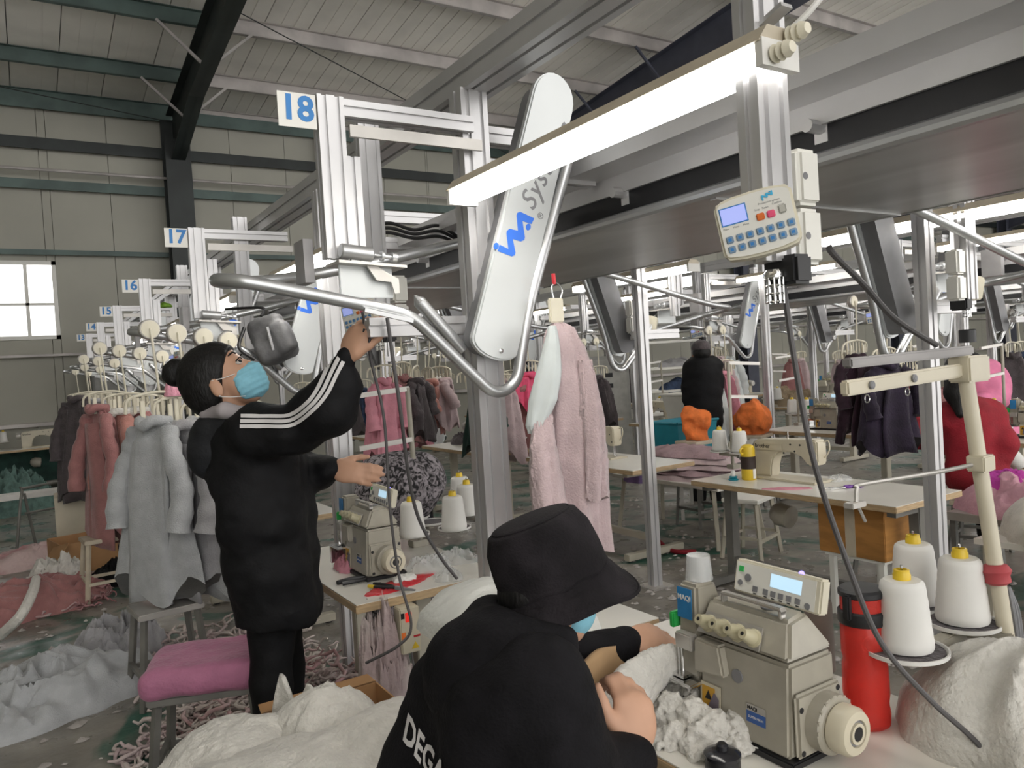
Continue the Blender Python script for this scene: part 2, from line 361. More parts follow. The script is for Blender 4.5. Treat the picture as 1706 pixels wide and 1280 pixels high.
# ---------------------------------------------------------------- setting
YW, XL, XR, YB = 14.3, -5.5, 33., -7.
def zr(y): return 6.25+.1*(YW-y)
fm = bpy.data.materials.new('worn painted floor'); fm.use_nodes = True; nt = fm.node_tree; n = nt.nodes; l = nt.links; b = n['Principled BSDF']
tc = n.new('ShaderNodeTexCoord')
def _nz(sc, det, dist=0.):
    q = n.new('ShaderNodeTexNoise'); q.inputs['Scale'].default_value = sc; q.inputs['Detail'].default_value = det; q.inputs['Distortion'].default_value = dist
    l.new(tc.outputs['Object'], q.inputs['Vector']); return q
def _rp(src, p0, c0, p1, c1):
    q = n.new('ShaderNodeValToRGB'); e = q.color_ramp.elements; e[0].position = p0; e[1].position = p1; e[0].color = (*c0, 1); e[1].color = (*c1, 1); l.new(src, q.inputs[0]); return q
gp = _rp(_nz(9, 6).outputs[0], .3, (.012, .060, .040), .7, (.03, .12, .085)); cp = _rp(_nz(4, 8).outputs[0], .3, (.15, .138, .12), .7, (.27, .25, .215))
mk = _rp(_nz(1.3, 9, 1.5).outputs[0], .53, (0, 0, 0), .60, (1, 1, 1)); mx = n.new('ShaderNodeMix'); mx.data_type = 'RGBA'
l.new(mk.outputs[0], mx.inputs['Factor']); l.new(cp.outputs[0], mx.inputs['A']); l.new(gp.outputs[0], mx.inputs['B']); l.new(mx.outputs['Result'], b.inputs['Base Color'])
rr_ = _rp(_nz(6, 4).outputs[0], .3, (.22,)*3, .7, (.5,)*3); l.new(rr_.outputs[0], b.inputs['Roughness'])
bp = n.new('ShaderNodeBump'); bp.inputs['Strength'].default_value = .25; bp.inputs['Distance'].default_value = .01; l.new(_nz(30, 6).outputs[0], bp.inputs['Height']); l.new(bp.outputs[0], b.inputs['Normal'])
struct(MB().box(XL, XR, YB, YW+.2, -.1, 0).build('floor', fm))
# roof: backing sheet, panels, purlins, rafters
ce = struct(MB().hexa([(XL, YB, zr(YB)+.05), (XR, YB, zr(YB)+.05), (XR, YW+.2, zr(YW+.2)+.05), (XL, YW+.2, zr(YW+.2)+.05)],
                      [(XL, YB, zr(YB)+.12), (XR, YB, zr(YB)+.12), (XR, YW+.2, zr(YW+.2)+.12), (XL, YW+.2, zr(YW+.2)+.12)]).build('ceiling', GREYP))
PW = .62; me = None; x = XL; i = 0
while x < XR-.3:
    if me is None:
        w = PW-.012; mb = MB()
        for a, c in ((0, w*.33), (w*.33, w*.37), (w*.37, w*.63), (w*.63, w*.67), (w*.67, w)):
            dz = .0 if round((c-a)/w, 2) < .1 else -.008
            mb.hexa([(a, YB, zr(YB)+dz), (c, YB, zr(YB)+dz), (c, YW, zr(YW)+dz), (a, YW, zr(YW)+dz)], [(a, YB, zr(YB)+.05), (c, YB, zr(YB)+.05), (c, YW, zr(YW)+.05), (a, YW, zr(YW)+.05)])
        me = mb.mesh('roof_panel', smooth=False)
    o = ob('roof_panel', me, ROOFM, ce); o.location.x = x; x += PW
for y in (14.15, 12.82, 11.1, 9.45, 7.8, 6.15, 4.5, 2.85, 1.2, -.4, -2.1, -3.7):
    for xa, xb in ((XL, 2.37), (2.37, XR)):
        z = zr(y); mb = MB(); mb.box(xa, xb, y-.005, y+.005, z-.2, z-.01); mb.box(xa, xb, y-.06, y+.005, z-.015, z-.008); mb.box(xa, xb, y-.005, y+.065, z-.205, z-.197); mb.box(xa, xb, y+.057, y+.065, z-.197, z-.18)
        mb.build('purlin', GREENST if xa < 0 and y > 9 else PURL, ce, smooth=False)
RX = [2.37, 9.3, 16.2, 23.1, 30.]
for k, xr in enumerate(RX):
    m_ = DARKST if k == 0 else BLUEST
    mb = MB(); y0, y1 = YB, YW-.25
    def dep(y): return .55 if y < 12 else .55+.35*(y-12)/2.2
    ys = [y0, 12, y1]
    for a, c in zip(ys[:-1], ys[1:]):
        za, zc = zr(a)-.21, zr(c)-.21; da, dc = za-dep(a), zc-dep(c)
        mb.hexa([(xr-.006, a, da), (xr+.006, a, da), (xr+.006, c, dc), (xr-.006, c, dc)], [(xr-.006, a, za), (xr+.006, a, za), (xr+.006, c, zc), (xr-.006, c, zc)])
        for (ta, tc_) in ((da, dc), (za-.014, zc-.014)):
            mb.hexa([(xr-.11, a, ta), (xr+.11, a, ta), (xr+.11, c, tc_), (xr-.11, c, tc_)], [(xr-.11, a, ta+.014), (xr+.11, a, ta+.014), (xr+.11, c, tc_+.014), (xr-.11, c, tc_+.014)])
    mb.build('rafter', m_, ce, smooth=False)
    for y in (12.82, 11.1, 9.45):
        for sg in (-1, 1):
            MB().bar((xr+sg*.05, y, zr(y)-.72), (xr+sg*.62, y, zr(y)-.2), .035, .035).build('knee_brace', m_ if k else PURL, ce, smooth=False)
for (xa, xb) in ((XL, 2.37), (2.37, 9.3)):
    MB().tube([(xa+.0, 10.2 if xa > 0 else 12.6, zr(11)-.25), (xb, 14.0, zr(14)-.35)], .008, 6).build('tie_rod', DARKST, ce)
# far wall: backing with window holes, cladding panels, girts, columns
WIN = [(-1.6, .5, 2.36, 3.6), (7.2, 8.6, 2.5, 3.6), (12.9, 15.6, 2.5, 3.62), (18.5, 21., 2.5, 3.62), (25., 27.5, 2.5, 3.62)]
wf = struct(MB().box(XL, XR, YW+.10, YW+.16, 4.0, 6.4).build('wall_far', WALLM))
x = XL; i = 0
while x < XR:
    x1 = min(x+.98, XR); cuts = [w for w in WIN if w[0] < x1-.02 and w[1] > x+.02]; segs = []
    if not cuts: segs = [(x, x1, 0, 6.4)]
    for w in cuts:
        a, c = max(x, w[0]), min(x1, w[1]); segs += [(a, c, 0, w[2]), (a, c, w[3], 6.4)]
        if a > x: segs.append((x, a, 0, 6.4))
        if c < x1: segs.append((c, x1, 0, 6.4))
    for (a, c, z0, z1) in segs: MB().box(a+.004, c-.004, YW, YW+.07, z0, z1).box(a, c, YW+.07, YW+.1, z0, z1).build('wall_panel', WALLM, wf, smooth=False)
    x = x1
for (z, hh, mm) in ((6.18, .2, GREENST), (5.52, .17, DARKST), (4.86, .14, GREENST), (3.76, .07, GREENST), (2.12, .03, PURL), (1.05, .05, PURL)):
    mb = MB(); mb.box(XL, XR, YW-.16, YW-.01, z-.01, z); mb.box(XL, XR, YW-.165, YW-.155, z-hh, z); mb.box(XL, XR, YW-.165, YW-.13, z-hh-.008, z-hh); mb.build('girt', mm, wf, smooth=False)
MB().tube([(XL, YW-.3, 4.98), (XR, YW-.3, 4.98)], .025, 8).build('pipe', PURL, wf)
for k, xr in enumerate(RX):
    mb = MB(); mb.box(xr-.2, xr+.2, YW-.5, YW-.486, 0, 5.6); mb.box(xr-.2, xr+.2, YW-.19, YW-.176, 0, 6); mb.box(xr-.007, xr+.007, YW-.49, YW-.18, 0, 6)
    mb.build('column', DARKST if k == 0 else BLUEST, wf, smooth=False)
MB().box(4.9, 5.0, YW-.2, YW-.1, 0, 6.0).build('column', GREENST, wf)
for i, (a, c, z0, z1) in enumerate(WIN):
    wn = struct(ob('window_%d' % (i+1), MB().box(a, c, YW+.02, YW+.03, z0, z1).mesh('pane'), GLASS))
    mb = MB(); t = .06
    mb.box(a, c, YW-.03, YW+.07, z0, z0+t); mb.box(a, c, YW-.03, YW+.07, z1-t, z1); mb.box(a, a+t, YW-.03, YW+.07, z0, z1); mb.box(c-t, c, YW-.03, YW+.07, z0, z1)
    mb.build('window_frame', WHITEP, wn, smooth=False)
    for xm in ([c-.42, c-1.3] if i == 0 else [a+(c-a)*.33, a+(c-a)*.66]): MB().box(xm-.025, xm+.025, YW-.01, YW+.05, z0, z1).build('mullion', WHITEP, wn, smooth=False)
    MB().box(a, c, YW-.01, YW+.05, z0+(z1-z0)*.45-.02, z0+(z1-z0)*.45+.02).build('mullion', WHITEP, wn, smooth=False)
fl = thing('flood_lamp', 'small square flood lamp fixed high on the far wall pipe', 'lamp', (4.95, YW-.445, 4.86))
MB().box(-.16, .16, -.02, .12, -.02, .34).build('housing', BLACK, fl, bev=.01); MB().box(-.13, .13, -.035, -.018, .03, .15).build('lens', WAX, fl); MB().box(-.13, .13, -.035, -.018, .2, .31).build('lens', WAX, fl)
struct(MB().box(XL-.1, XL, YB, YW+.2, 0, 9).build('wall_left', WALLM)); struct(MB().box(XR, XR+.1, YB, YW+.2, 0, 9).build('wall_right', WALLM))
# ---------------------------------------------------------------- overhead conveyors
PIT_ = 2.12; Y18 = 2.17
CV = [2.35, 7.6, 12.9, 18.2]
def conveyor(xc, y0, y1, ups, label, simple=False):
    o = thing('overhead_conveyor', label, 'conveyor', (xc, 0, 0)); sg = (-1, 1)
    t = MB(); t.box(-.5, .5, y0, y1, 2.0, 2.004)
    for s in sg: t.box(s*.5-.006, s*.5+.006, y0, y1, 2.0, 2.06)
    t.build('tray', TRAYM, o, smooth=False)
    y = y0+.9
    while y < y1: MB().box(-.5, .5, y-.012, y+.012, 1.993, 2.0).build('tray_seam', TRAYM, o, smooth=False); y += 2.4
    for s in sg:
        MB().box(s*.49-.02, s*.49+.02, y0, y1, 2.03, 2.11).build('black_track', BLKMET, o, smooth=False)
        MB().tube([(s*.515, y0, 2.016), (s*.515, y1, 2.016)], .02, 10).build('edge_tube', ALU2, o)
        bm_ = MB(); bm_.box(min(s*.52, s*.68), max(s*.52, s*.68), y0, y1, 2.165, 2.23); bm_.box(s*.527-.006, s*.527+.006, y0, y1, 2.102, 2.165); bm_.build('side_beam', ALU, o, smooth=False)
        bm_ = MB(); extr(bm_, (s*1.025, y0, 2.475), (s*1.025, y1, 2.475), .13, .10, (0, 0, 1), .007, (2, 1)); bm_.build('top_beam', ALU, o, smooth=False)
        y = y0+.5
        while y < y1 and not simple:
            k = MB(); k.box(s*.5-.012, s*.5+.012, y-.02, y+.02, 2.06, 2.24); k.cyl((s*.47, y, 2.10), (s*.57, y, 2.10), .018, n=10); k.build('track_clamp', ALU, o, smooth=False); y += .8
    for (s, y) in ups:
        x = s*1.05; u = MB(); w_ = .10 if (s < 0 and xc < 3) else .072; extr(u, (x, y, .012), (x, y, 2.43), w_, .08 if w_ > .09 else .06, (0, 1, 0), .007, (2 if w_ > .09 else 1, 1)); u.build('upright', ALU, o, smooth=False)
        MB().box(x-.09, x+.09, y-.08, y+.08, 0, .012).build('foot_plate', ZINC, o)
        c = MB(); extr(c, (x, y, 2.18), (s*.55, y, 2.18), .06, .06, (0, 0, 1), .006); c.build('cross_bar', ALU, o, smooth=False)
    ys = sorted({round(y, 2) for s, y in ups if s < 0})
    for y in ys[::1]:
        c = MB(); extr(c, (-.98, y+.2, 2.36), (.98, y+.2, 2.36), .06, .06, (0, 0, 1), .006); c.build('cross_bar', ALU, o, smooth=False)
    return o
conveyor(CV[0], -1.6, 13.2, [(-1, 2.24), (-1, 3.72), (-1, 6.4), (-1, 8.6), (-1, 10.7), (-1, 12.8), (1, 1.92), (1, 3.80), (1, 6.0), (1, 8.1), (1, 10.2), (1, 12.3)],
         'overhead conveyor with wide galvanised tray directly behind the big lit lamp')
conveyor(CV[1], 1.0, 13.2, [(-1, 3.4), (-1, 5.4), (-1, 7.5), (-1, 9.6), (-1, 11.7), (1, 4.2), (1, 6.4), (1, 8.5), (1, 10.6), (1, 12.7)], 'overhead conveyor frame beyond the red jumper worker', True)
conveyor(CV[2], 2., 13.2, [(-1, 4.4), (-1, 6.4), (-1, 8.5), (-1, 10.6), (1, 5.2), (1, 7.4), (1, 9.5), (1, 11.6)], 'third overhead conveyor frame, between the second and the last one', True)
conveyor(CV[3], 3., 13.2, [(-1, 5.4), (-1, 8.), (-1, 10.6), (1, 6.), (1, 8.6), (1, 11.)], 'farthest overhead conveyor frame, deep in the hall', True)
# ---------------------------------------------------------------- hanger stations (x grows away from the conveyor: rotate for the other side)
def logo(parent, T, s, m=BLUEP):
    """slanted zigzag logo with two dots"""
    mb = MB()
    z = [(0, 0), (.62, .02), (.72, .10), (.72, .20), (.45, .62), (.80, .66), (.92, .76), (.92, .86), (.62, 1.38), (1.02, 1.42), (1.07, 1.66), (.42, 1.66), (.32, 1.58), (.32, 1.48), (.56, .98), (.20, .92), (.12, .80), (.14, .70), (.40, .22), (.0, .24)]
    mb.prism([(x*s, y*s) for x, y in z], T, .0, .0012)
    for c in ((-.12, .14), (.93, 1.27)): mb.prism([((c[0]+.105*math.cos(a))*s, (c[1]+.125*math.sin(a))*s) for a in np.linspace(0, 2*math.pi, 16, endpoint=False)], T, 0, .0012)
    return mb.build('logo', m, parent, smooth=False)
def station(name='hanger_station'):
    t = thing(name, 'x', 'hanger station', (0, 0, 0))
    # local frame: x = -u (u distance from conveyor centre line), +x towards conveyor ; local x here = worldX for the left side
    p = MB(); extr(p, (-1.55, .03, 1.86), (-1.55, .03, 2.335), .08, .05, (0, 1, 0), .007, (2, 1)); p.build('post', ALU, t, smooth=False)
    p = MB(); extr(p, (-1.47, .09, 1.78), (-1.47, .09, 2.18), .05, .05, (0, 1, 0), .006); p.build('post', ALU, t, smooth=False)
    a = MB(); extr(a, (-1.51, .03, 2.305), (-1.07, .03, 2.305), .05, .05, (0, 0, 1), .006); a.build('arm', ALU, t, smooth=False)
    a = MB(); a.bar((-1.5, .0, 2.235), (-1.05, .0, 2.235), .012, .035); a.build('arm_plate', ZINC, t)
    # chain lift cover
    b0, b1 = A([-1.075, -.03, 1.585]), A([-.79, -.03, 2.40]); ax = nrm(b1-b0); sd = A([ax[2], 0, -ax[0]]); L = np.linalg.norm(b1-b0); hw = .088
    T = lambda x, y, z: b0+sd*x+ax*y+A([0, -1, 0])*z
    poly = [(-hw, 0)]
    poly = [(hw*math.cos(q), -.0+hw*.55*math.sin(q)) for q in np.linspace(math.pi, 2*math.pi, 11)]+[(hw*.95*math.cos(q), L+hw*1.05*math.sin(q)) for q in np.linspace(0, math.pi, 13)]
    c = MB(); c.prism(poly, T, .0, .03); cv = c.build('lift_cover', COVER, t, bev=.006)
    c = MB(); c.prism([(x*.82, y*.97+.012) for x, y in poly], T, -.07, 0); c.build('lift_body', GREYP, t)
    lg = logo(cv, lambda x, y, z: T(-.075+x*.9+y*.06, .29+y*.95, .0302+z), .098)
    cu = frame(T(.030, .635, .0308), ax*.96+sd*.22, -sd)
    text('Systems', .092, cu, GREYP, cv, shear=.25, spacing=1.15, bold=.0006); text('\u00ae', .03, frame(T(.052, .462, .0308), ax, -sd), GREYP, cv, bold=0)
    MB().lathe([(.008, 0), (.008, .004), (.003, .006)], T(.02, -.015, .03), (0, -1, 0), 12).build('screw', CHROME, cv)
    # rail loop
    yf, yb = -.05, .28
    pts = [(-.70, yf, 2.30), (-.78, yf, 2.1), (-.93, yf, 1.72), (-.975, yf, 1.56), (-1.00, yf, 1.475), (-1.045, yf, 1.437), (-1.10, yf, 1.44), (-1.16, yf, 1.49), (-1.30, yf, 1.625), (-1.36, yf, 1.675), (-1.43, yf, 1.70), (-1.60, yf, 1.735), (-1.80, yf, 1.775),
           (-1.865, yf+.03, 1.79), (-1.89, yf+.11, 1.80), (-1.86, yf+.22, 1.81), (-1.79, yb, 1.82), (-1.6, yb+.02, 1.84), (-1.3, yb+.03, 1.90), (-.95, yb+.03, 1.98), (-.58, yb+.03, 2.06)]
    r = MB(); r.tube(smooth_path(pts, 6), .019, 12); r.build('rail', ALU2, t)
    d = MB(); d.tube([(-1.30, .05, 1.755), (-1.285, .05, 1.735), (-1.14, .05, 1.575)], [.002, .021, .021], 12); d.build('divert_tube', ALU2, t)
    # actuator and plates
    MB().box(-1.565, -1.40, -.015, -.005, 1.74, 1.84).build('side_plate', COVER, t, bev=.002)
    MB().box(-1.58, -1.37, -.06, .06, 1.838, 1.846, T=lambda q: q+A([0, 0, -.06*(q[0]+1.58)])).build('shelf_plate', ZINC, t)
    ac = MB(); ac.lathe([(.019, 0), (.022, .004), (.022, .095), (.016, .1), (.006, .1), (.006, .125), (.016, .125), (.016, .133), (.007, .133), (.007, .16), (.015, .16), (.015, .175)], (-1.56, -.02, 1.878), (1, 0, -.10), 16); ac.build('air_cylinder', ALU2, t)
    fg = MB(); fg.prism([(0, 0), (.03, -.045), (.075, -.05), (.085, -.085), (.10, -.083), (.10, -.04), (.06, -.02), (.03, 0)], lambda x, y, z: A([-1.49+x, -.035+z, 1.835+y]), -.004, .004); fg.build('stop_finger', ZINC, t)
    MB().bar((-1.52, -.075, 1.70), (-1.37, -.075, 1.665), .012, .012).build('guide_strip', ALU2, t); MB().box(-1.63, -1.60, .10, .19, 1.80, 1.93).build('back_plate', mat('dull plate', (.33, .32, .32), .45, .4), t)
    # crossbar of stand
    e = MB(); extr(e, (-1.44, .12, 1.66), (-1.05, .12, 1.66), .06, .06, (0, 0, 1), .006); e.build('cross_bar', ALU, t, smooth=False)
    return t
ORD = ['nearest the far wall', 'second from the far wall', 'third from the far wall', 'fourth from the far wall', 'fifth from the far wall', 'sixth from the far wall', 'seventh from the far wall']
ST0 = station()
def sign(st, num, size=.115):
    w = .115 if len(num) > 1 else .1
    pl = MB(); pl.box(-1.595-.112, -1.597, .0, .003, 2.228, 2.326); s_ = pl.build('number_sign', WHITEP, st)
    text(num, .098, frame((-1.652, -.0008, 2.280), (1, 0, -.02), (0, 0, 1)), SIGNB, s_, bold=.0028)
    return s_
def put_station(xc, y, side, label, num=None, first=False):
    st = ST0 if first else twin(ST0, (xc, y, 0), 0 if side < 0 else math.pi, label, 'hanger stations along the conveyors')
    if first: st.location = (xc, y, 0); st['label'] = label; st['group'] = 'hanger stations along the conveyors'
    return st
stl = []
KIDS(ST0)
for k in KIDS(ST0): KIDS(k)
for i, num in enumerate(('18', '17', '16', '15', '14', '13')):
    y = Y18+PIT_*i; st = put_station(CV[0], y, -1, 'hanger station with the sign %s, %s' % (num, {'18': 'its silver lift cover crossed by the big lit lamp', '17': 'grey jackets and a backpack on its rail', '16': 'rose and coral jackets on its rail', '15': 'a dark grey jacket on its rail', '14': 'only empty carriers, after the dark jacket', '13': 'last one before the far wall'}[num]), first=(i == 0)); stl.append(st)
for st, num in zip(stl, ('18', '17', '16', '15', '14', '13')): sign(st, num)
for i, y in enumerate((2.05, 4.0, 6.1, 8.2, 10.3, 12.4)):
    put_station(CV[0], y, 1, ['aluminium hanger station above the table with the yellow bottle', 'aluminium hanger station above the shiny white table by the blue basket', 'aluminium hanger station beyond the blue basket, '+ORD[5-i]][min(i, 2)])
for i, y in enumerate((3.6, 5.7, 7.8, 9.9, 12.)):
    put_station(CV[1], y, -1, 'hanger station on the near side of the second conveyor, '+ORD[4-i]); put_station(CV[1], y+.5, 1, 'hanger station on the far side of the second conveyor, '+ORD[4-i])
for i, y in enumerate((4.6, 6.7, 8.8, 10.9)):
    put_station(CV[2], y, -1, 'hanger station on the near side of the third conveyor, '+ORD[3-i])
# ---------------------------------------------------------------- lamps and terminals
def lamp(xc, side, y0, L, z, label, group, n=2, first=True):
    t = thing('tube_lamp', label, 'lamp', (xc+side*1.17, y0, z), 0, group)
    h = MB(); h.hexa([(-.055, 0, -.002), (.055, 0, -.002), (.055, L, -.002), (-.055, L, -.002)], [(-.03, 0, .03), (.03, 0, .03), (.03, L, .03), (-.03, L, .03)]); h.build('housing', WOODL, t, smooth=False)
    for s in (-1, 1): MB().cyl((s*.026, .01, -.022), (s*.026, L-.01, -.022), .019, n=12).build('tube', TUBE, t)
    for yy in (.005, L-.005): MB().box(-.05, .05, yy-.008, yy+.008, -.045, .004).build('end_cap', WAX, t)
    hg = MB(); hg.bar((0, .06, .035), (0, -.02, .06), .03, .008); hg.build('hanger_rod', ALU, t); hg = MB(); hg.bar((0, L-.06, .035), (.11, L+.12, .05), .03, .008); hg.build('hanger_rod', ALU, t)
    return t
L0 = lamp(CV[0], -1, .91, 1.20, 2.065, 'lit twin tube lamp right in front of the tall silver lift cover', 'tube lamps')
w = MB(); w.tube(smooth_path([(.02, .0, .02), (.05, -.04, .06), (.09, -.05, .12), (.05, -.02, .19), (-.05, .03, .17), (-.06, .02, .1)], 5), .006, 8); w.build('lamp_cord', WAX, L0)
for s in (-1, 1): w = MB(); w.lathe([(.014, 0), (.017, .004), (.012, .01), (.017, .016), (.012, .022), (.016, .028), (.01, .04)], (s*.022, -.005, -.005+.02*s), (0, -1, 0), 12); w.build('plug', IVORY, L0)
LM = None
for i in range(1, 6):
    o = twin(L0, (CV[0]-1.17, .91+PIT_*i, 2.065), 0, 'lit tube lamp along the numbered stations, '+ORD[5-i], 'tube lamps', skip=('lamp_cord', 'plug', 'hanger_rod'))
for i in range(6): twin(L0, (CV[0]+1.17, .4+PIT_*i+.9, 2.065), 0, 'lit tube lamp over the tables behind the galvanised tray, '+ORD[5-i], 'tube lamps', skip=('lamp_cord', 'plug', 'hanger_rod'))
for i in range(6):
    for xc, sd in ((CV[1], -1), (CV[1], 1), (CV[2], -1), (CV[2], 1), (CV[3], -1)):
        y = 2.3+PIT_*i+(.6 if sd > 0 else 0)+(1. if xc > 10 else 0)
        if y < 12.3: twin(L0, (xc+sd*1.17, y, 2.27), 0, 'lit tube lamp on the %s side of the %s conveyor, %s' % ('near' if sd < 0 else 'far', {CV[1]: 'second', CV[2]: 'third', CV[3]: 'last'}[xc], ORD[max(0, int((12.3-y)/PIT_))]), 'tube lamps', skip=('lamp_cord', 'plug', 'hanger_rod'))
def terminal(name='control_terminal'):
    """hanging post with keypad terminal; local origin at the post axis, keypad faces -y -x"""
    t = thing(name, 'hanging aluminium post carrying an ivory keypad terminal and white cable covers', 'terminal', (0, 0, 0), 0, 'keypad terminals')
    p = MB(); extr(p, (0, 0, 1.68), (0, 0, 2.53), .085, .05, (0, 1, 0), .007, (2, 1)); p.build('post', ALU, t, smooth=False)
    M_ = frame(P(1262, 373, 1.34)-A([1.195, .965, 0]), (.607, -.794, .17), (-.1, .13, 1.)); w, h = .066, .0545
    def face(x, y): return x
    prof = [(-w, -h*.72), (-w*.96, -h*.86), (-w*.86, -h*.93)]+[(x*w, -h*(.93+.10*(1-x*x))) for x in (-.5, 0, .5)]+[(w*.86, -h*.93), (w*.97, -h*.84), (w, -h*.7), (w, h*.72), (w*.97, h*.86), (w*.86, h*.95)]+[(x*w, h*(.95+.10*(1-x*x))) for x in (.5, 0, -.5)]+[(-w*.86, h*.95), (-w*.97, h*.84), (-w, h*.7)]
    b = MB(); b.prism(prof, M_, -.035, 0.012); bd = b.build('keypad_body', IVORY, t, bev=.004)
    b = MB(); b.prism([(x*.93, y*.92) for x, y in prof], M_, .012, .0126); b.build('face_plate', WHITEP, bd, smooth=False)
    b = MB(); b.prism([(-.058, .008), (-.012, .008), (-.012, .04), (-.058, .04)], M_, .0125, .0132); b.build('display_bezel', SIGNB, bd, smooth=False)
    b = MB(); b.prism([(-.056, .010), (-.014, .010), (-.014, .038), (-.056, .038)], M_, .013, .0138); b.build('display', LCDB, bd, smooth=False)
    for r in range(2):
        for c in range(7):
            x = -.056+c*.0172; y = -.022-r*.0172+(c-3)*.0004; k = MB(); k.prism([(x, y), (x+.0125, y), (x+.0125, y+.0125), (x, y+.0125)], M_, .012, .0155); k.build('key', KEYB, bd, bev=.0015)
            k = MB(); k.prism([(x+.0035, y+.0035), (x+.009, y+.0035), (x+.009, y+.009), (x+.0035, y+.009)], M_, .0155, .0158); k.build('key_mark', SIGNB, bd, smooth=False)
    for x, m_ in ((.001, ORANGE), (.0185, HOTPINK)): k = MB(); k.prism([(x, .002), (x+.0135, .002), (x+.0135, .0145), (x, .0145)], M_, .012, .0155); k.build('key', m_, bd, bev=.0015)
    k = MB(); k.prism([(.0385, .004), (.051, .004), (.051, .02), (.0385, .02)], M_, .012, .0158); k.build('key', CHROME, bd, bev=.002)
    logo(bd, lambda x, y, z: M_(.016+y*1.0, .036+.0+(x)*.9, .0128+z), .0115, mat('cyan logo', (.05, .45, .75), .5))
    for i, (x, y, s) in enumerate(((.026, .030, 'Production system'), (.012, .0215, 'Stop   Finish'), (.038, .0245, 'Confirm'))): text(s, .0048, lambda a, c, z, x=x, y=y: M_(x+a, y+c, .0128+z), GREYP, bd, ext=.0001)
    for x in (-.052, -.035, -.018): text('Menu', .0045, lambda a, c, z, x=x: M_(x+a, .003+c, .0128+z), GREYP, bd, ext=.0001)
    for z0, z1 in ((1.675, 1.782), (1.788, 1.895)):
        c = MB(); c.box(.058, .122, -.03, .03, z0, z1); cc = c.build('cable_cover', WHITEP, t, bev=.009, seg=3)
        MB().lathe([(.007, 0), (.007, .002), (.001, .0022)], (.074, -.029, (z0+z1)/2), (0, -1, 0), 14).build('cover_screw', GREYP, cc)
    c = MB(); c.box(.0, .05, -.055, .02, 1.635, 1.69); c.build('cable_gland', BLACK, t, bev=.006)
    c = MB(); c.lathe([(.016, 0), (.02, -.006), (.02, -.014), (.015, -.016)], (-.005, -.01, 1.665), (0, 0, 1), 16); cg = c.build('coupling_cap', CHROME, t)
    c = MB()
    for i in range(10): a = 2*math.pi*i/10; c.cyl((-.005+.016*math.cos(a), -.01+.016*math.sin(a), 1.650), (-.005+.016*math.cos(a), -.01+.016*math.sin(a), 1.602), .0022, n=6)
    for z in (1.648, 1.635, 1.62, 1.605): c.tube([(-.005+.016*math.cos(a), -.01+.016*math.sin(a), z) for a in np.linspace(0, 2*math.pi, 17)], .0022, 6)
    c.build('wire_cage', CHROME, cg)
    return t
TM = terminal(); TM.location = (1.195, .965, 0); TM['label'] = 'hanging post with ivory keypad terminal at the end of the big lit lamp'
KIDS(TM)
for k in KIDS(TM): KIDS(k)
for i in range(1, 4): twin(TM, (1.175, .965+PIT_*i-.26, 0), 0, 'keypad terminal post beside %s' % ['', 'the raised hand', 'the grey jackets', 'the rose jackets'][i], 'keypad terminals', skip=())
for i in range(4): twin(TM, (3.52, 1.8+PIT_*i, 0), math.pi, 'keypad terminal post on the yellow bottle table row, '+ORD[3-i], 'keypad terminals')
for i in range(3): twin(TM, (CV[1]-1.17, 4.1+PIT_*i, 0), 0, 'keypad terminal post on the near side of the second conveyor, '+ORD[2-i], 'keypad terminals')
def cable(pts, r, label, m=RUBBER, k=8, group=None):
    mb = MB(); mb.tube(smooth_path(pts, k), r, 8); o = mb.build('cable', m); return tag(o, label, 'cable', group)
# ---------------------------------------------------------------- tables
RA, RB = -math.pi/2, math.pi/2          # operators of row A look to +x, of row B to -x
def table(cx, cy, rz, L, D, label, group=None, h=.70, legm=STEELLEG, ins=.16):
    t = thing('sewing_table', label, 'table', (cx, cy, 0), rz, group)
    b = MB(); b.box(-L/2, L/2, -D/2, D/2, h-.034, h-.003); b.build('top_board', WOOD, t, bev=.003)
    b = MB(); b.box(-L/2+.002, L/2-.002, -D/2+.002, D/2-.002, h-.003, h); b.build('laminate', LAMTOP, t)
    for s in (-1, 1):
        x = s*(L/2-ins); c = MB(); c.box(x-.03, x+.03, -.02, .05, .05, h-.034); lg = c.build('leg', legm, t, bev=.004)
        f = MB(); f.box(x-.03, x+.03, -D/2+.03, D/2-.03, .012, .06); f.build('foot_bar', legm, t, bev=.004)
        f = MB(); f.box(x-.025, x+.025, -D/2+.06, D/2-.06, h-.07, h-.034); f.build('bracket', legm, t)
        for yy in (-1, 1): MB().cyl((x, yy*(D/2-.07), 0), (x, yy*(D/2-.07), .014), .02, n=10).build('foot_pad', BLACK, t)
    f = MB(); f.box(-L/2+ins, L/2-ins, .0, .04, .12, .17); f.build('stretcher', legm, t)
    return t
T19 = table(1.345, 1.16, RA, 1.22, .61, 'white topped sewing table holding the overlock machine and red bottle')
T19x = table(1.32, 2.0, RA, .40, .60, 'short white table under the fleece beside the hat wearer')
T18 = table(1.235, 3.11, RA, 1.0, .61, 'sewing table with pliers and red cloth beside the woman in the striped coat')
table(1.235, 5.1, RA, 1.25, .61, 'sewing table beyond the mottled print bundle, half hidden by the coat')
table(1.235, 7.2, RA, 1.25, .61, 'sewing table behind the hanging grey jackets')
R1 = table(3.875, 2.905, RB, 1.39, .61, 'sewing table holding the yellow capped bottle and cream lockstitch machine', legm=GREYLEG, ins=.065)
R2 = table(3.93, 4.92, RB, 1.40, .62, 'shiny white sewing table next to the blue basket')
R3 = table(3.85, 6.85, RB, 1.40, .62, 'sewing table behind the big upright, with a boxy cream machine')
table(3.85, 9.0, RB, 1.40, .62, 'sewing table piled with navy trousers')
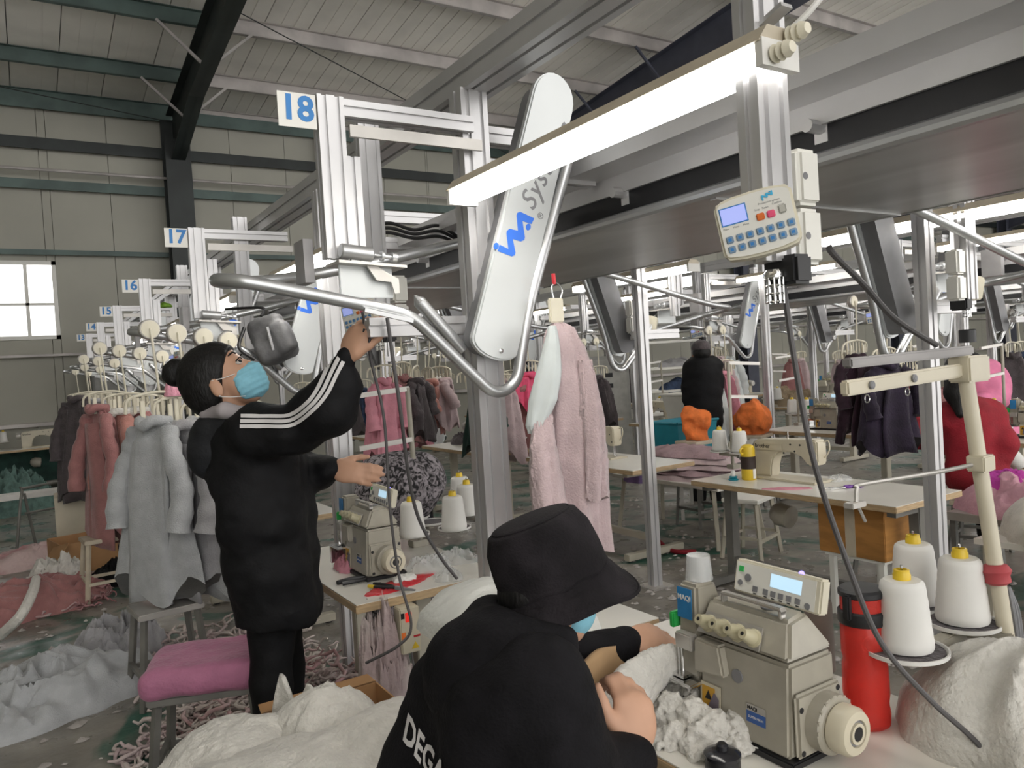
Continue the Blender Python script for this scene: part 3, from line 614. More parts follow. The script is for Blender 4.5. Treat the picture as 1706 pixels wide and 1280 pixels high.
for i, y in enumerate((2.6, 4.6, 6.6, 8.7, 10.8)): table(6.5, y, RA, 1.3, .6, ['sewing table in front of the red jumper worker', 'sewing table beyond the dark hanging garments', 'sewing table on the near side of the second conveyor, '+ORD[4-i]][min(i, 2)], 'tables along the second conveyor')
for i, y in enumerate((4.6, 6.6, 8.7, 10.8)): table(9.0, y, RB, 1.3, .6, 'sewing table on the far side of the second conveyor, '+ORD[3-i], 'tables along the second conveyor')
for i, y in enumerate((6., 8., 10.)): table(11.35, y, RA, 1.3, .6, 'sewing table along the third conveyor, '+ORD[2-i], 'tables along the third conveyor')
TW = table(-.1, 13.75, 0, 1.6, .6, 'sewing table against the far wall below the window', legm=GREYLEG)
# ---------------------------------------------------------------- machines
def overlock(label, group='overlock machines', face=True):
    t = thing('overlock_machine', label, 'sewing machine', (0, 0, 0), 0, group); c2 = CREAM2
    MB().box(-.30, .012, -.005, .165, .0, .016).build('drip_base', BLACK, t, bev=.003)
    b = MB(); b.hexa([(-.235, 0, .015), (0, 0, .015), (0, .155, .015), (-.235, .155, .015)], [(-.235, .012, .2), (0, .012, .2), (0, .15, .2), (-.235, .15, .2)]); bd = b.build('body', c2, t, bev=.007)
    b = MB(); b.hexa([(-.24, .006, .206), (.003, .006, .206), (.003, .152, .206), (-.24, .152, .206)], [(-.235, .045, .275), (-.02, .045, .275), (-.035, .115, .278), (-.235, .115, .278)]); tc = b.build('top_cover', c2, t, bev=.008)
    Tn = frame((-.235, .004, .207), (1, 0, 0), (0, .038, .07)); b = MB(); b.prism([(.0, .004), (.17, .004), (.165, .052), (.012, .052)], Tn, .001, .004); b.build('tension_plate', ZINC, tc, bev=.001)
    nz_ = nrm(np.cross([1, 0, 0], [0, .038, .07]))
    for i in range(4):
        c = Tn(.03+.04*i, .027, .004); k = MB(); k.lathe([(.019, 0), (.019, .004), (.015, .006), (.015, .02), (.0125, .024), (.0105, .038), (.004, .038), (.004, .028)], c, nz_, 18); kb = k.build('tension_knob', mat('olive ivory plastic', (.47, .43, .29), .4), tc); MB().lathe([(.0042, .030), (.0042, .0385)], c, nz_, 8).build('knob_hole', BLACK, kb)
    b = MB(); b.box(-.20, -.04, .044, .060, .292, .298); b.box(-.20, -.192, .044, .060, .274, .292); b.box(-.048, -.04, .044, .060, .274, .292); b.build('carry_handle', ZINC, tc, bev=.002); b = MB(); b.hexa([(-.236, -.012, .125), (-.15, -.012, .135), (-.15, .02, .135), (-.236, .02, .125)], [(-.236, -.008, .198), (-.165, -.008, .198), (-.165, .03, .198), (-.236, .03, .198)]); b.build('looper_cover', c2, t, bev=.005)
    b = MB(); b.lathe([(.02, 0), (.02, .003), (.016, .004)], (-.10, .085, .277), (0, 0, 1), 18); b.build('oil_cap', GREYP, tc)
    b = MB(); b.hexa([(-.305, .01, .10), (-.236, .004, .10), (-.236, .14, .10), (-.305, .14, .10)], [(-.30, .018, .305), (-.245, .018, .305), (-.245, .08, .305), (-.30, .08, .305)]); hd = b.build('head_block', c2, t, bev=.007)
    Tl = frame((-.274, .0125, .262), (1, 0, 0), (0, .03, 1)); b = MB(); b.prism([(-.022, -.034), (.022, -.034), (.022, .034), (-.022, .034)], Tl, .003, .0042); lb = b.build('label', mat('label blue', (.03, .22, .50), .45), hd)
    text('MAQI', .016, lambda x, y, z: Tl(x, .012+y, .0045+z), WAX, lb, bold=.0004)
    b = MB(); b.box(-.33, -.225, -.035, .10, .092, .10); b.box(-.33, -.32, -.035, .10, .02, .092); b.build('cloth_plate', CHROME, t, bev=.003)
    b = MB(); b.cyl((-.285, -.005, .105), (-.285, -.005, .18), .003, n=8); b.cyl((-.275, -.005, .105), (-.275, -.005, .18), .003, n=8); b.box(-.30, -.26, -.02, .01, .102, .108); b.build('needle_bar', CHROME, t)
    b = MB(); b.box(-.29, -.24, -.012, .012, .165, .2); b.build('needle_clamp', ZINC, t, bev=.003)
    b = MB(); b.box(-.318, -.304, .0, .03, .20, .235); b.build('lamp_switch', GRN, t, bev=.003)
    # front door details
    Tf = frame((-.235, 0, .015), (1, 0, 0), (0, .012, .185))
    b = MB(); b.prism([(.004, .006), (.062, .006), (.062, .09), (.004, .09)], Tf, .001, .0035); dr = b.build('looper_door', CREAM, t, bev=.002)
    b = MB(); b.prism([(.01, .012), (.046, .012), (.046, .082), (.01, .082)], Tf, .0035, .0042); b.build('warning_label', mat('amber label', (.55, .30, .03), .5), dr)
    b = MB(); b.prism([(.018, .055), (.028, .075), (.038, .055)], Tf, .0042, .0046); b.build('warning_mark', BLACK, dr); text('CAUTION', .007, lambda x, y, z: Tf(.028+x, .038+y, .0044+z), BLACK, dr, ext=.0001)
    b = MB(); b.prism([(.026, .018), (.056, .016), (.058, .062), (.045, .074), (.03, .045)], Tf, .0044, .0052); b.build('peeled_patch', mat('dull lilac', (.17, .145, .18), .6), dr)
    b = MB(); b.lathe([(.014, 0), (.014, .003), (.011, .0032)], Tf(.106, .128, .0), -A([0, 1, -.06]), 20); b.build('oil_window', GREYP, t)
    b = MB(); b.prism([(.13, .045), (.178, .045), (.178, .068), (.13, .068)], Tf, .001, .0018); nb = b.build('name_plate', mat('label blue2', (.035, .11, .36), .45), t)
    b = MB(); b.prism([(.13, .068), (.178, .068), (.178, .082), (.13, .082)], Tf, .001, .0018); b.build('name_strip', ZINC, nb); text('MAQI', .010, lambda x, y, z: Tf(.145+x, .0745+y, .002+z), BLACK, nb, ext=.0002, bold=.0003); text('SUPER HIGH', .007, lambda x, y, z: Tf(.154+x, .0565+y, .002+z), WAX, nb, ext=.0002)
    # right end: housing and handwheel
    b = MB(); b.box(0, .014, .012, .148, .018, .145); hp = b.build('wheel_plate', c2, t, bev=.006)
    for (y, z) in ((.024, .03), (.024, .115), (.138, .13)): MB().cyl((.012, y, z), (.0148, y, z), .006, n=12).build('bolt', BLACK, hp)
    b = MB(); b.lathe([(.058, 0), (.058, .03), (.052, .036), (.046, .036)], (.012, .088, .078), (1, 0, 0), 32); hs = b.build('wheel_housing', c2, t)
    b = MB()
    for i in range(9):
        a = math.radians(20+20*i); b.box(-.004, .004, -.004, .004, 0, .012, T=lambda q, a=a: A([.040+q[2]*.4, .088+math.cos(a)*.054+q[0], .078+math.sin(a)*.054+q[1]]))
    b.build('rib', c2, hs)
    b = MB(); b.lathe([(.044, .0), (.047, .004), (.047, .03), (.041, .04), (.026, .042), (.025, .036), (.021, .036), (.020, .043), (.014, .043), (.014, .03)], (.048, .088, .078), (1, 0, 0), 32); hw = b.build('handwheel', CREAM, t); MB().cyl((.08, .088, .078), (.0902, .088, .078), .0138, n=16).build('wheel_hub', BLACK, hw); b = MB(); b.lathe([(.0245, .034), (.0245, .0385), (.0205, .0385), (.0205, .034)], (.048, .088, .078), (1, 0, 0), 28, True); b.build('wheel_groove', GREYP, hw)
    return t
def ctrl_panel(t):
    """control box leaning on top of the overlock"""
    Tp = frame((-.228, .115, .280), (1, 0, -.02), (0, .22, 1.)); b = MB(); b.prism([(0, 0), (.225, 0), (.225, .072), (0, .072)], Tp, -.028, 0); cb = b.build('control_box', IVORY, t, bev=.004)
    b = MB(); b.prism([(.006, .004), (.212, .004), (.212, .066), (.006, .066)], Tp, .0, .0008); b.build('box_face', WHITEP, cb, smooth=False)
    b = MB(); b.prism([(.10, .030), (.178, .030), (.178, .058), (.10, .058)], Tp, .001, .0016); b.build('display', LCD, cb, smooth=False)
    b = MB(); b.prism([(.014, .046), (.026, .046), (.026, .058), (.014, .058)], Tp, .001, .003); b.build('key', GRN, cb)
    for x, y, r in ((.040, .036, .0085), (.020, .022, .0062), (.196, .012, .0065)): b = MB(); b.prism([(x+r*math.cos(a), y+r*math.sin(a)) for a in np.linspace(0, 2*math.pi, 14, endpoint=False)], Tp, .001, .003); b.build('key', GREYP, cb)
    for i, x in enumerate((.062, .090, .110, .130, .150, .172)): b = MB(); b.prism([(x-.006, .010), (x+.006, .010), (x+.006, .022), (x-.006, .022)], Tp, .001, .003); b.build('key', GREYP, cb)
    for x in (.062, .090, .110, .130, .150, .172, .196): b = MB(); b.prism([(x-.004, .005), (x+.004, .005), (x+.004, .0072), (x-.004, .0072)], Tp, .001, .0014); b.build('key_caption', BLACK, cb, smooth=False)
    b = MB(); b.ell(Tp(.165, .0725, -.012), (.006, .006, .006), 12, 8); b.build('led', glow('violet led', (.25, .2, 1.), 2.5), cb)
O19 = overlock('aged cream overlock machine being used by the worker in the bucket hat'); ctrl_panel(O19); O19.location = (1.20, .985, .70); O19.rotation_euler[2] = RA
KIDS(O19)
for k in KIDS(O19): KIDS(k)
O18 = twin(O19, (1.075, 2.87, .70), RA, 'cream overlock machine beside the pliers and mottled print bundle', 'overlock machines')
for (x, y, rz, lb) in ((3.9, 8.95, RB, 'cream overlock machine near the navy trousers'), (6.45, 4.55, RA, 'cream overlock machine beyond the dark hanging garments'), (6.5, 2.75, RA, 'cream overlock machine in front of the red jumper worker'), (9.0, 6.6, RB, 'cream overlock machine on the far side of the second conveyor'), (9.0, 8.7, RB, 'cream overlock machine on the far side of the second conveyor'), (11.35, 6., RA, 'cream overlock machine along the third conveyor'), (11.35, 8., RA, 'cream overlock machine along the third conveyor')):
    twin(O19, (x, y, .70), rz, lb, 'overlock machines', skip=('warning_label',))
def lockstitch(label, group='lockstitch machines', brand=None):
    t = thing('lockstitch_machine', label, 'sewing machine', (0, 0, 0), 0, group)
    MB().box(-.25, .24, -.085, .095, .0, .014).build('bed', CREAM, t, bev=.004)
    # arm with arched opening, profile in xz
    arch = [(.11+.02*math.cos(a)-.0, .10+.0*a) for a in ()]
    pr = [(.235, .014), (.235, .215), (.225, .235), (.20, .245), (-.20, .262), (-.232, .255), (-.238, .24), (-.238, .125), (-.225, .105), (-.165, .105), (-.145, .13)]
    pr += [(-.12, .155), (-.06, .175), (0, .178), (.05, .165), (.085, .13), (.10, .08), (.105, .014)]
    b = MB(); b.prism(pr[::-1], lambda x, y, z: A([x, z, y]), -.045, .045); bd = b.build('arm', CREAM, t, bev=.008)
    b = MB(); b.prism([(.01, .18), (.19, .178), (.22, .19), (.22, .21), (.01, .222)], lambda x, y, z: A([x, z, y]), .045, .048); b.build('rear_panel', CREAM, bd, bev=.002)
    for x, z in ((-.19, .20), (-.12, .225), (-.05, .225), (.0, .17), (-.08, .185), (-.215, .14)): MB().cyl((x, .045, z), (x, .0475, z), .006, n=10).build('screw', BLACK, bd); MB().cyl((x, -.0475, z), (x, -.045, z), .006, n=10).build('screw', BLACK, bd)
    b = MB(); b.lathe([(.02, 0), (.05, .004), (.05, .05), (.044, .065), (.02, .068)], (.236, 0, .19), (1, 0, 0), 24); b.build('handwheel', GREYP if brand is None else ZINC, t)
    b = MB(); b.cyl((-.195, -.0, .02), (-.195, -.0, .11), .004, n=8); b.cyl((-.205, .02, .03), (-.205, .02, .11), .006, n=8); b.box(-.215, -.185, -.012, .012, .016, .022); b.build('needle_bar', CHROME, t)
    b = MB(); b.lathe([(.014, 0), (.014, .01), (.006, .012), (.006, .03)], (-.15, -.045, .17), (0, -1, 0), 14); b.build('tension_dial', CHROME, t)
    b = MB(); b.tube(smooth_path([(-.23, -.02, .24), (-.262, -.03, .25), (-.268, -.03, .20), (-.25, -.02, .16), (-.235, -.02, .15)], 5), .004, 8); b.build('thread_guard', CREAM, t)
    b = MB(); b.lathe([(.02, 0), (.07, .01), (.075, .09), (.055, .13), (.02, .15)], (.0, .0, -.24), (1, 0, .15), 24); b.build('motor', CREAM2, t)
    b = MB(); b.cyl((-.0, .0, 0.252), (-.0, .0, .30), .004, n=8); b.build('spool_pin', CHROME, t)
    if brand: text(brand, .036, frame((.16, .0484, .205), (-1, 0, 0), (0, 0, 1)), BLACK, bd, ext=.0004, bold=.0006)
    return t
K1 = lockstitch('cream lockstitch machine with maker name on its arm beside the yellow capped bottle', brand='brother'); K1.location = (3.95, 3.13, .70); K1.rotation_euler[2] = RB
KIDS(K1)
for k in KIDS(K1): KIDS(k)
for (x, y, rz, lb) in ((4.0, 5.06, RB, 'pale green lockstitch machine on the shiny white table'), (3.9, 6.9, RB, 'boxy cream lockstitch machine behind the big upright'), (6.5, 6.98, RA, 'lockstitch machine on the near side of the second conveyor'), (6.5, 8.7, RA, 'lockstitch machine on the near side of the second conveyor'), (9.0, 4.6, RB, 'lockstitch machine on the far side of the second conveyor'), (11.35, 10., RA, 'lockstitch machine along the third conveyor'), (.1, 13.75, math.pi, 'lockstitch machine on the table against the far wall')):
    twin(K1, (x, y, .70), rz, lb, 'lockstitch machines', skip=('lettering',))
# ---------------------------------------------------------------- thread stands and cones
def cone(loc, label, group='thread cones', s=1., tilt=0., m=WAX):
    t = thing('thread_cone', label, 'thread cone', loc, 0, group); b = MB()
    pr = [(.034, 0), (.054, .003), (.0562, .01)]+[(.0562-.0122*i/12+(.0007 if i % 2 else 0), .01+.125*i/12) for i in range(1, 13)]+[(.042, .141), (.036, .146), (.018, .147)]
    b.lathe([(r*s, h*s) for r, h in pr], n=28); b.build('thread', m, t)
    b = MB(); b.lathe([(.012*s, .146*s), (.0175*s, .147*s), (.0175*s, .157*s), (.0155*s, .161*s), (.0155*s, .167*s), (.011*s, .168*s), (.011*s, .15*s)], n=18); b.build('core', YEL, t)
    b = MB(); b.cyl((0, 0, .15*s), (0, 0, .176*s), .003*s, n=6); b.build('pin', CHROME, t)
    return t
_cone = {}
def cone2(loc, label, group='thread cones', s=1.):
    k = round(s, 2)
    if k not in _cone: _cone[k] = cone(loc, label, group, s); return _cone[k]
    return twin(_cone[k], loc, 0, label, group)
def disc(parent, c, r=.085):
    b = MB(); b.lathe([(.0, .0), (r*.9, 0), (r, .004), (r, .012), (r*.96, .012), (r*.92, .006), (.0, .006)], c, n=36); d = b.build('spool_disc', WAX, parent)
    b = MB(); b.lathe([(.0, .0062), (r*.91, .0062), (r*.9, .009), (.0, .009)], c, n=36); b.build('foam_pad', FLEECED, d)
# stand 19 (beside the bucket-hat worker)
zc = .872; D1, D2, D3 = PZ(1508, 1080, zc), PZ(1604, 1035, zc), PZ(1526, 1003, zc)
base, top = A([1.80, .855, .70]), A([1.795, .935, 1.475])
t = thing('thread_stand', 'cream thread stand with leaning pole and ringed arms over the white cones', 'thread stand', base, 0, 'thread stands'); lo = lambda p: A(p, float)-base
b = MB(); b.tube([lo(base), lo(top)], .0165, 16); pl = b.build('pole', CREAM, t)
b = MB(); b.box(-.14, .03, -.025, .025, -.012, .0); b.box(-.05, .03, -.025, .025, 0, .05); b.build('table_clamp', CREAM2, t, bev=.003)
for c in (D1, D2, D3): disc(t, lo(c-A([0, 0, .010])), .084 if c is D1 else .078)
b = MB(); q = lo(D2); b.bar((0, 0, .15), (q[0], q[1], .15), .03, .022); b.bar((q[0], q[1], .15), (lo(D1)[0], lo(D1)[1], .15), .03, .022); b.bar((q[0], q[1], .15), (lo(D3)[0], lo(D3)[1], .15), .03, .022); b.build('spool_arm', CREAM2, t, bev=.003)
e0, e1 = lo(top)+A([.03, 0, -.03]), lo((1.375, .95, 1.43)); b = MB(); b.bar(e0, e1, .02, .031); am = b.build('guide_arm', CREAM, t, bev=.004)
b = MB(); b.bar(e0+A([0, .0, .042]), lo((1.46, 1.0, 1.478)), .028, .022); b.build('guide_arm', mat('dull zinc', (.26, .25, .245), .45, .5), t, bev=.004)
b = MB(); b.lathe([(.018, 0), (.018, .028), (.016, .03)], e0+A([-.005, 0, .06]), n=20); b.build('knob', BLACK, t); b = MB(); b.box(-.05, .04, -.025, .025, -.03, .03, T=lambda q: q+e0); b.build('arm_clamp', CREAM, t, bev=.004)
for f in (.12, .42, .92):
    c = e1*(1-f)+e0*f+A([0, -.013, -.02]); b = MB(); b.tube([c+A([.008*math.cos(a), 0, .008*math.sin(a)-.006]) for a in np.linspace(0, 2*math.pi, 15)], .0012, 6); b.build('thread_ring', CHROME, am)
for f in (.16, .48): c = e1*(1-f)+e0*f+A([0, -.011, 0]); b = MB(); b.lathe([(.0085, 0), (.0085, .004), (.005, .005), (.005, .0055)], c, (0, -1, 0), 16); b.build('felt_eyelet', GREYP, am)
c = lo(PY(1632, 772, .905)); b = MB(); b.box(-.02, .03, -.02, .02, -.018, .018, T=lambda q: q+c); b.build('rod_clamp', CREAM, t, bev=.003)
g = [c, c+A([-.10, .045, -.012]), c+A([-.24, .13, -.028]), c+A([-.252, .135, -.034]), c+A([-.256, .136, -.065])]; b = MB(); b.tube(smooth_path(g, 4), .005, 8); b.build('side_rod', ZINC, t); g = g[-1]
b = MB(); b.box(-.03, .02, -.012, .012, -.012, .0, T=lambda q: q+g); b.cyl(g+A([.005, 0, -.01]), g+A([.03, 0, -.05]), .004, n=8); b.build('rod_end', ZINC, t, bev=.002)
b = MB(); b.lathe([(.02, 0), (.027, .006), (.026, .02), (.031, .03), (.024, .042), (.019, .045)], lo(base+(top-base)*.34), (0, .1, 1), 14); b.build('red_tie', mat('red tape', (.42, .06, .07), .6), t)
for k_, o_ in enumerate((.02, .03, .04)): b = MB(); p0 = (top-base); b.tube(smooth_path([p0*.33+A([.02, -.01, 0]), p0*.25+A([o_+.005, -.01, 0]), p0*.12+A([o_+.02, 0, 0]), p0*.0+A([o_+.03, 0, -.1])], 5), .005, 7); b.build('bundled_cord', GREYP, t)
KIDS(t)
for k in KIDS(t): KIDS(k)
for (c, lb) in ((D1, 'white thread cone on the round tray next to the red bottle'), (D2, 'white thread cone standing nearest the leaning cream pole'), (D3, 'white thread cone tucked between the other two by the orange carton')): cone2(c-A([0, 0, .0]), lb)
# stands with two cones, generic
def stand(cx, cy, rz, label, z=.70, group='thread stands'):
    t = thing('thread_stand', label, 'thread stand', (cx, cy, z), rz, group)
    b = MB(); b.tube([(0, .0, 0), (.01, -.02, .74)], .012, 12); b.build('pole', CREAM2, t); MB().box(-.03, .03, -.05, .03, -.0, .03).build('table_clamp', CREAM2, t, bev=.003)
    b = MB(); b.bar((-.09, .02, .10), (.09, .02, .10), .025, .018); b.bar((0, .0, .10), (0, .04, .10), .025, .018); b.build('spool_arm', CREAM2, t)
    for s in (-1, 1): disc(t, (s*.09, .02, .112), .072)
    for zz, L in ((.735, .30), (.50, .26)): b = MB(); b.bar((.01, -.015, zz), (.01-.03, -L, zz-.02), .02, .022); b.build('guide_arm', ZINC, t)
    return t
S0 = stand(1.50, 3.28, RA, 'thread stand with four cones behind the overlock machine with the pliers')
KIDS(S0)
for k in KIDS(S0): KIDS(k)
def put(root, p): return root
for (px, py, zz, lb) in ((688, 893, .815, 'white thread cone on the round tray beside the dark bottle'), (757, 882, .815, 'pale white thread cone leaning by the second round tray'), (768, 842, .815, 'white thread cone behind the pale leaning one'), (780, 858, .815, 'white thread cone next to the stand pole by the big upright')):
    c = PZ(px, py, zz); cone2(c, lb)
for px, py in ((688, 893), (757, 882), (774, 850)):
    c = PZ(px, py, .80); disc(S0, (Matrix.Rotation(-RA, 3, 'Z') @ Vector(c-A([1.50, 3.28, .70])))[:], .075)
spots = [(4.1, 3.72, RB, 'thread stand beside the yellow capped bottle table', 1), (3.9, 6.2, RB, 'thread stand behind the big upright', 1), (3.9, 8.3, RB, 'thread stand by the navy trousers', 1), (6.75, 3.2, RA, 'thread stand before the red jumper worker', 1), (6.75, 5.2, RA, 'thread stand on the near side of the second conveyor', 1), (6.75, 7.2, RA, 'thread stand on the near side of the second conveyor', 1), (6.75, 9.3, RA, 'thread stand on the near side of the second conveyor', 1), (8.7, 5.1, RB, 'thread stand on the far side of the second conveyor', 1), (8.7, 7.1, RB, 'thread stand on the far side of the second conveyor', 1), (11.55, 6.6, RA, 'thread stand along the third conveyor', 1), (-.45, 13.8, 0, 'thread stand on the table against the far wall', 1)]
for (x, y, rz, lb, _) in spots:
    twin(S0, (x, y, .70), rz, lb, 'thread stands', skip=()); ca, sa = math.cos(rz), math.sin(rz)
    for s in (-1, 1): lx, ly = s*.09, .02; cone2((x+lx*ca-ly*sa, y+lx*sa+ly*ca, .822), 'white cone on the '+lb.replace('thread stand', 'stand'), 'thread cones')
# stools
def stool(x, y, h, w, d, rz, label, seatm, legm=GREYLEG, cushion=None):
    t = thing('stool', label, 'stool', (x, y, 0), rz, 'stools'); b = MB(); b.box(-w/2, w/2, -d/2, d/2, h-.03, h); b.build('seat', seatm, t, bev=.005)
    for sx in (-1, 1):
        for sy in (-1, 1): b = MB(); b.bar((sx*(w/2-.03), sy*(d/2-.03), h-.03), (sx*(w/2+.01), sy*(d/2+.01), 0), .026, .026); b.build('leg', legm, t, bev=.002)
    for sy in (-1, 1): MB().bar((-w/2, sy*d/2, .14), (w/2, sy*d/2, .14), .02, .02).build('rung', legm, t)
    for sx in (-1, 1): MB().bar((sx*w/2, -d/2, .16), (sx*w/2, d/2, .16), .02, .02).build('rung', legm, t)
    if cushion:
        me = nets([s_box((0, 0, h+.045), (w*.56, d*.60, .055), rd=.045)], .012, k=.02, disp=lambda g: .006*fbm(g*14, 2), name='cushion'); ob('cushion', me, cushion, t)
    return t
# ---------------------------------------------------------------- things on and around the tables
def at(name, label, cat, loc, group=None, rz=0): return thing(name, label, cat, loc, rz, group)
# red sports bottle
c = PZ(1441, 1208, .70)+A([.01, 0, 0]); t = at('sports_bottle', 'translucent red sports bottle with black lid beside the overlock machine', 'bottle', c)
b = MB(); b.lathe([(r_*1.28, h_) for r_, h_ in [(.030, 0), (.036, .006), (.037, .03), (.0345, .05), (.037, .07), (.036, .13), (.0335, .142), (.036, .155), (.036, .225), (.033, .232), (.032, .232), (.035, .225), (.035, .155), (.0325, .142), (.035, .13), (.035, .01), (.0, .008)]], n=32); b.build('shell', REDGL, t)
b = MB(); b.lathe([(r_*1.28, h_) for r_, h_ in [(.0375, .222), (.039, .226), (.039, .248), (.036, .252), (.036, .24)]], n=32); b.build('collar', BLACK, t)
b = MB(); b.lathe([(r_*1.28, h_) for r_, h_ in [(.035, .25), (.034, .28), (.033, .28), (.034, .25)]], n=32); b.build('upper_shell', REDGL, t)
b = MB(); b.lathe([(r_*1.28, h_) for r_, h_ in [(.034, .279), (.037, .282), (.037, .292), (.033, .297), (.02, .298)]], n=32); b.build('lid', BLACK, t); MB().box(-.058, -.044, -.008, .008, .236, .29).build('flip_latch', BLACK, t, bev=.003)
# dull cup cone behind machine
c = PZ(1385, 1120, .70)+A([.0, .03, 0]); t = at('bobbin_cone', 'grey brown cone bobbin standing behind the overlock machine', 'bobbin', c); b = MB(); b.lathe([(.034, 0), (.036, .0), (.034, .17), (.031, .175)], n=24); b.build('thread', mat('taupe thread', (.16, .125, .105), .7), t); b = MB(); b.lathe([(.025, .175), (.022, .225), (.02, .228)], n=24); b.build('core', mat('taupe core', (.20, .165, .14), .5), t)
# clear cup beyond the machine (on the short table)
c = PZ(1180, 1000, .70); t = at('clear_cup', 'clear plastic cup upside down on the overlock machine head', 'cup', (1.262, 1.262, 1.006)); b = MB(); b.lathe([(.031, 0), (.026, .055), (.0, .056), (.0, .054), (.025, .053), (.030, 0)], n=24); b.build('shell', CLEARP, t)
# fluff scraps in front of machine + black lidded pot
for i, (px, py, r, h) in enumerate(((1135, 1215, .055, .06), (1190, 1228, .06, .065), (1150, 1185, .05, .06), (1222, 1232, .045, .05), (1112, 1238, .035, .035), (1170, 1250, .045, .04), (1235, 1250, .03, .03))):
    c = PZ(px, py, .70); me = nets([s_ell(c+A([dx*r, dy*r, h*.3+dz*h]), (r*.62, r*.55, h*.55)) for dx, dy, dz in RNG.uniform(-.55, .55, (9, 3))]+[s_ell(c+A([0, 0, h*.25]), (r, r, h*.3))], .0036, k=.006, disp=lambda g: .008*fbm(g*90, 3), name='trimmings', planes=[((0, 0, .700), (0, 0, -1))])
    stuff(tag(ob('fleece_trimmings', me, FLEECEW), 'white fluffy fleece trimmings heaped before the overlock machine', 'scraps', 'fleece trimmings'))
c = PZ(1200, 1262, .70)+A([-.05, -.03, 0]); t = at('lidded_pot', 'small black pot with knobbed lid at the table edge', 'pot', PZ(1205, 1285, .7)); b = MB(); b.lathe([(.03, 0), (.034, .004), (.034, .03), (.0, .03)], n=24); b.build('pot', BLACK, t); b = MB(); b.lathe([(.036, .03), (.036, .036), (.026, .042), (.012, .044), (.012, .052), (.008, .056), (.0, .056)], n=24); b.build('lid', DKGLASS, t)
# fleece strip being sewn: ribbon from near hand to needle
pa = [P(975, 1290, 1.44), P(1000, 1228, 1.52), P(1048, 1160, 1.62), P(1095, 1115, 1.72), P(1135, 1105, 1.78), P(1152, 1135, 1.76), P(1148, 1170, 1.70)]
path = smooth_path(pa, 8); n_ = len(path); up_ = A([0, 0, 1.]); wd = [.13, .13, .10, .078, .06, .04, .028]; mb = MB()
def strip(u, v):
    i = min(int(u*(n_-1)+.5), n_-1); f = u*6; j = min(int(f), 5); w = wd[j]*(1-(f-j))+wd[j+1]*(f-j); tg = nrm(path[min(i+1, n_-1)]-path[max(i-1, 0)]); sd = nrm(np.cross(tg, FW*-1)); nn = np.cross(sd, tg); a = 2*math.pi*v
    return path[i]+sd*w*.62*math.cos(a)+nn*.022*math.sin(a)+A([0, 0, 1])*.004*math.sin(13*u*5+7*v*6)
mb.grid(strip, n_-1, 24, wv=True); o = mb.build('fleece_strip', FLEECEW, ang=80); tag(o, 'white fleece strip being fed into the overlock machine by both hands', 'fabric')
mb = MB(); q = [P(960, 1140, 1.55), P(1010, 1110, 1.68), P(1055, 1085, 1.8)]; mb.grid(lambda u, v: (lambda i: smooth_path(q, 8)[i]+A([0, 0, 1])*(.09*(v-.65))+A([.3, .3, 0])*.12*(v-.4)+A([0, 0, .006*math.sin(9*u+5*v)]))(int(round(u*16))), 16, 8); o = mb.build('fleece_piece', mat('tan backing cloth', (.42, .27, .14), .9)); o.modifiers.new('t', 'SOLIDIFY').thickness = .012; tag(o, 'tan backed fleece piece held under the forearm by the table edge', 'fabric')
# fleece heap on the short table left of the bucket hat
o = heap((1.21, 2.03, .70), .33, .38, .14, 3, .08, 1.6, lump=.10).build('fleece_bundle', mat('white cloth', (.70, .71, .68), .85, 0, .03, 8, .25, 60), ang=80); tag(o, 'flat white cloth bundle on the short table beside the bucket hat', 'fabric')
# white fleece by red bottle, right
o = heap((1.68, .80, .70), .23, .20, .17, 5, .18, 1.8, rz=.5, lump=.2).build('fleece_bundle', FLEECEW, ang=80); tag(o, 'white fleece heap under the thread cones', 'fabric')
MB().box(1.36, 1.42, .66, .72, .70, .745).build('wood_block', LAMTOP, None, bev=.003); tag(bpy.data.objects['wood_block'], 'small pale block on the table by the fleece heap', 'block')
# ---- table 18
c0 = A([1.03, 2.72, .70])
t = at('pliers', 'long nosed pliers with one yellow and black handle on the table by the overlock machine', 'pliers', PZ(660, 985, .70)); a_ = math.radians(118)
dr = lambda p: A([p[0]*math.cos(a_)-p[1]*math.sin(a_), p[0]*math.sin(a_)+p[1]*math.cos(a_), p[2]])
for s, m_ in ((1, YEL), (-1, BLACK)): b = MB(); b.tube([dr((0, 0, .012)), dr((.03, s*.010, .012)), dr((.09, s*.018, .012))], [.006, .008, .007], 10); b.build('handle', BLACK, t); b = MB(); b.tube([dr((.088, s*.018, .012)), dr((.12, s*.015, .012))], [.008, .006], 10); b.build('handle_end', m_, t)
b = MB(); b.tube([dr((.0, 0, .012)), dr((-.03, 0, .012)), dr((-.09, .0, .012))], [.009, .008, .003], 8); b.build('jaws', GREYP, t)
t = at('thread_snips', 'black thread snips lying behind the pliers', 'snips', PZ(590, 972, .70)); b = MB(); b.tube(smooth_path([(-.06, .02, .01), (-.02, .03, .01), (.03, .02, .012), (.07, -.0, .01)], 5), .009, 8); b.build('handle', BLACK, t); b = MB(); b.tube(smooth_path([(-.05, -.01, .01), (0, -.02, .012), (.06, -.01, .01)], 5), .008, 8); b.build('blade', BLACK, t)
o = heap(PZ(665, 975, .70)-A([0, 0, 0]), .16, .06, .016, 8, .3, 4, lump=.3, rz=.3).build('cloth_scrap', REDP, ang=80); tag(o, 'crumpled red cloth scrap under the overlock machine', 'fabric')
o = heap(PZ(665, 972, .70)+A([.02, 0, .01]), .05, .035, .025, 9, .3, 4).build('paper_scrap', WAX, ang=80); tag(o, 'white crumpled tissue on the red cloth', 'paper')
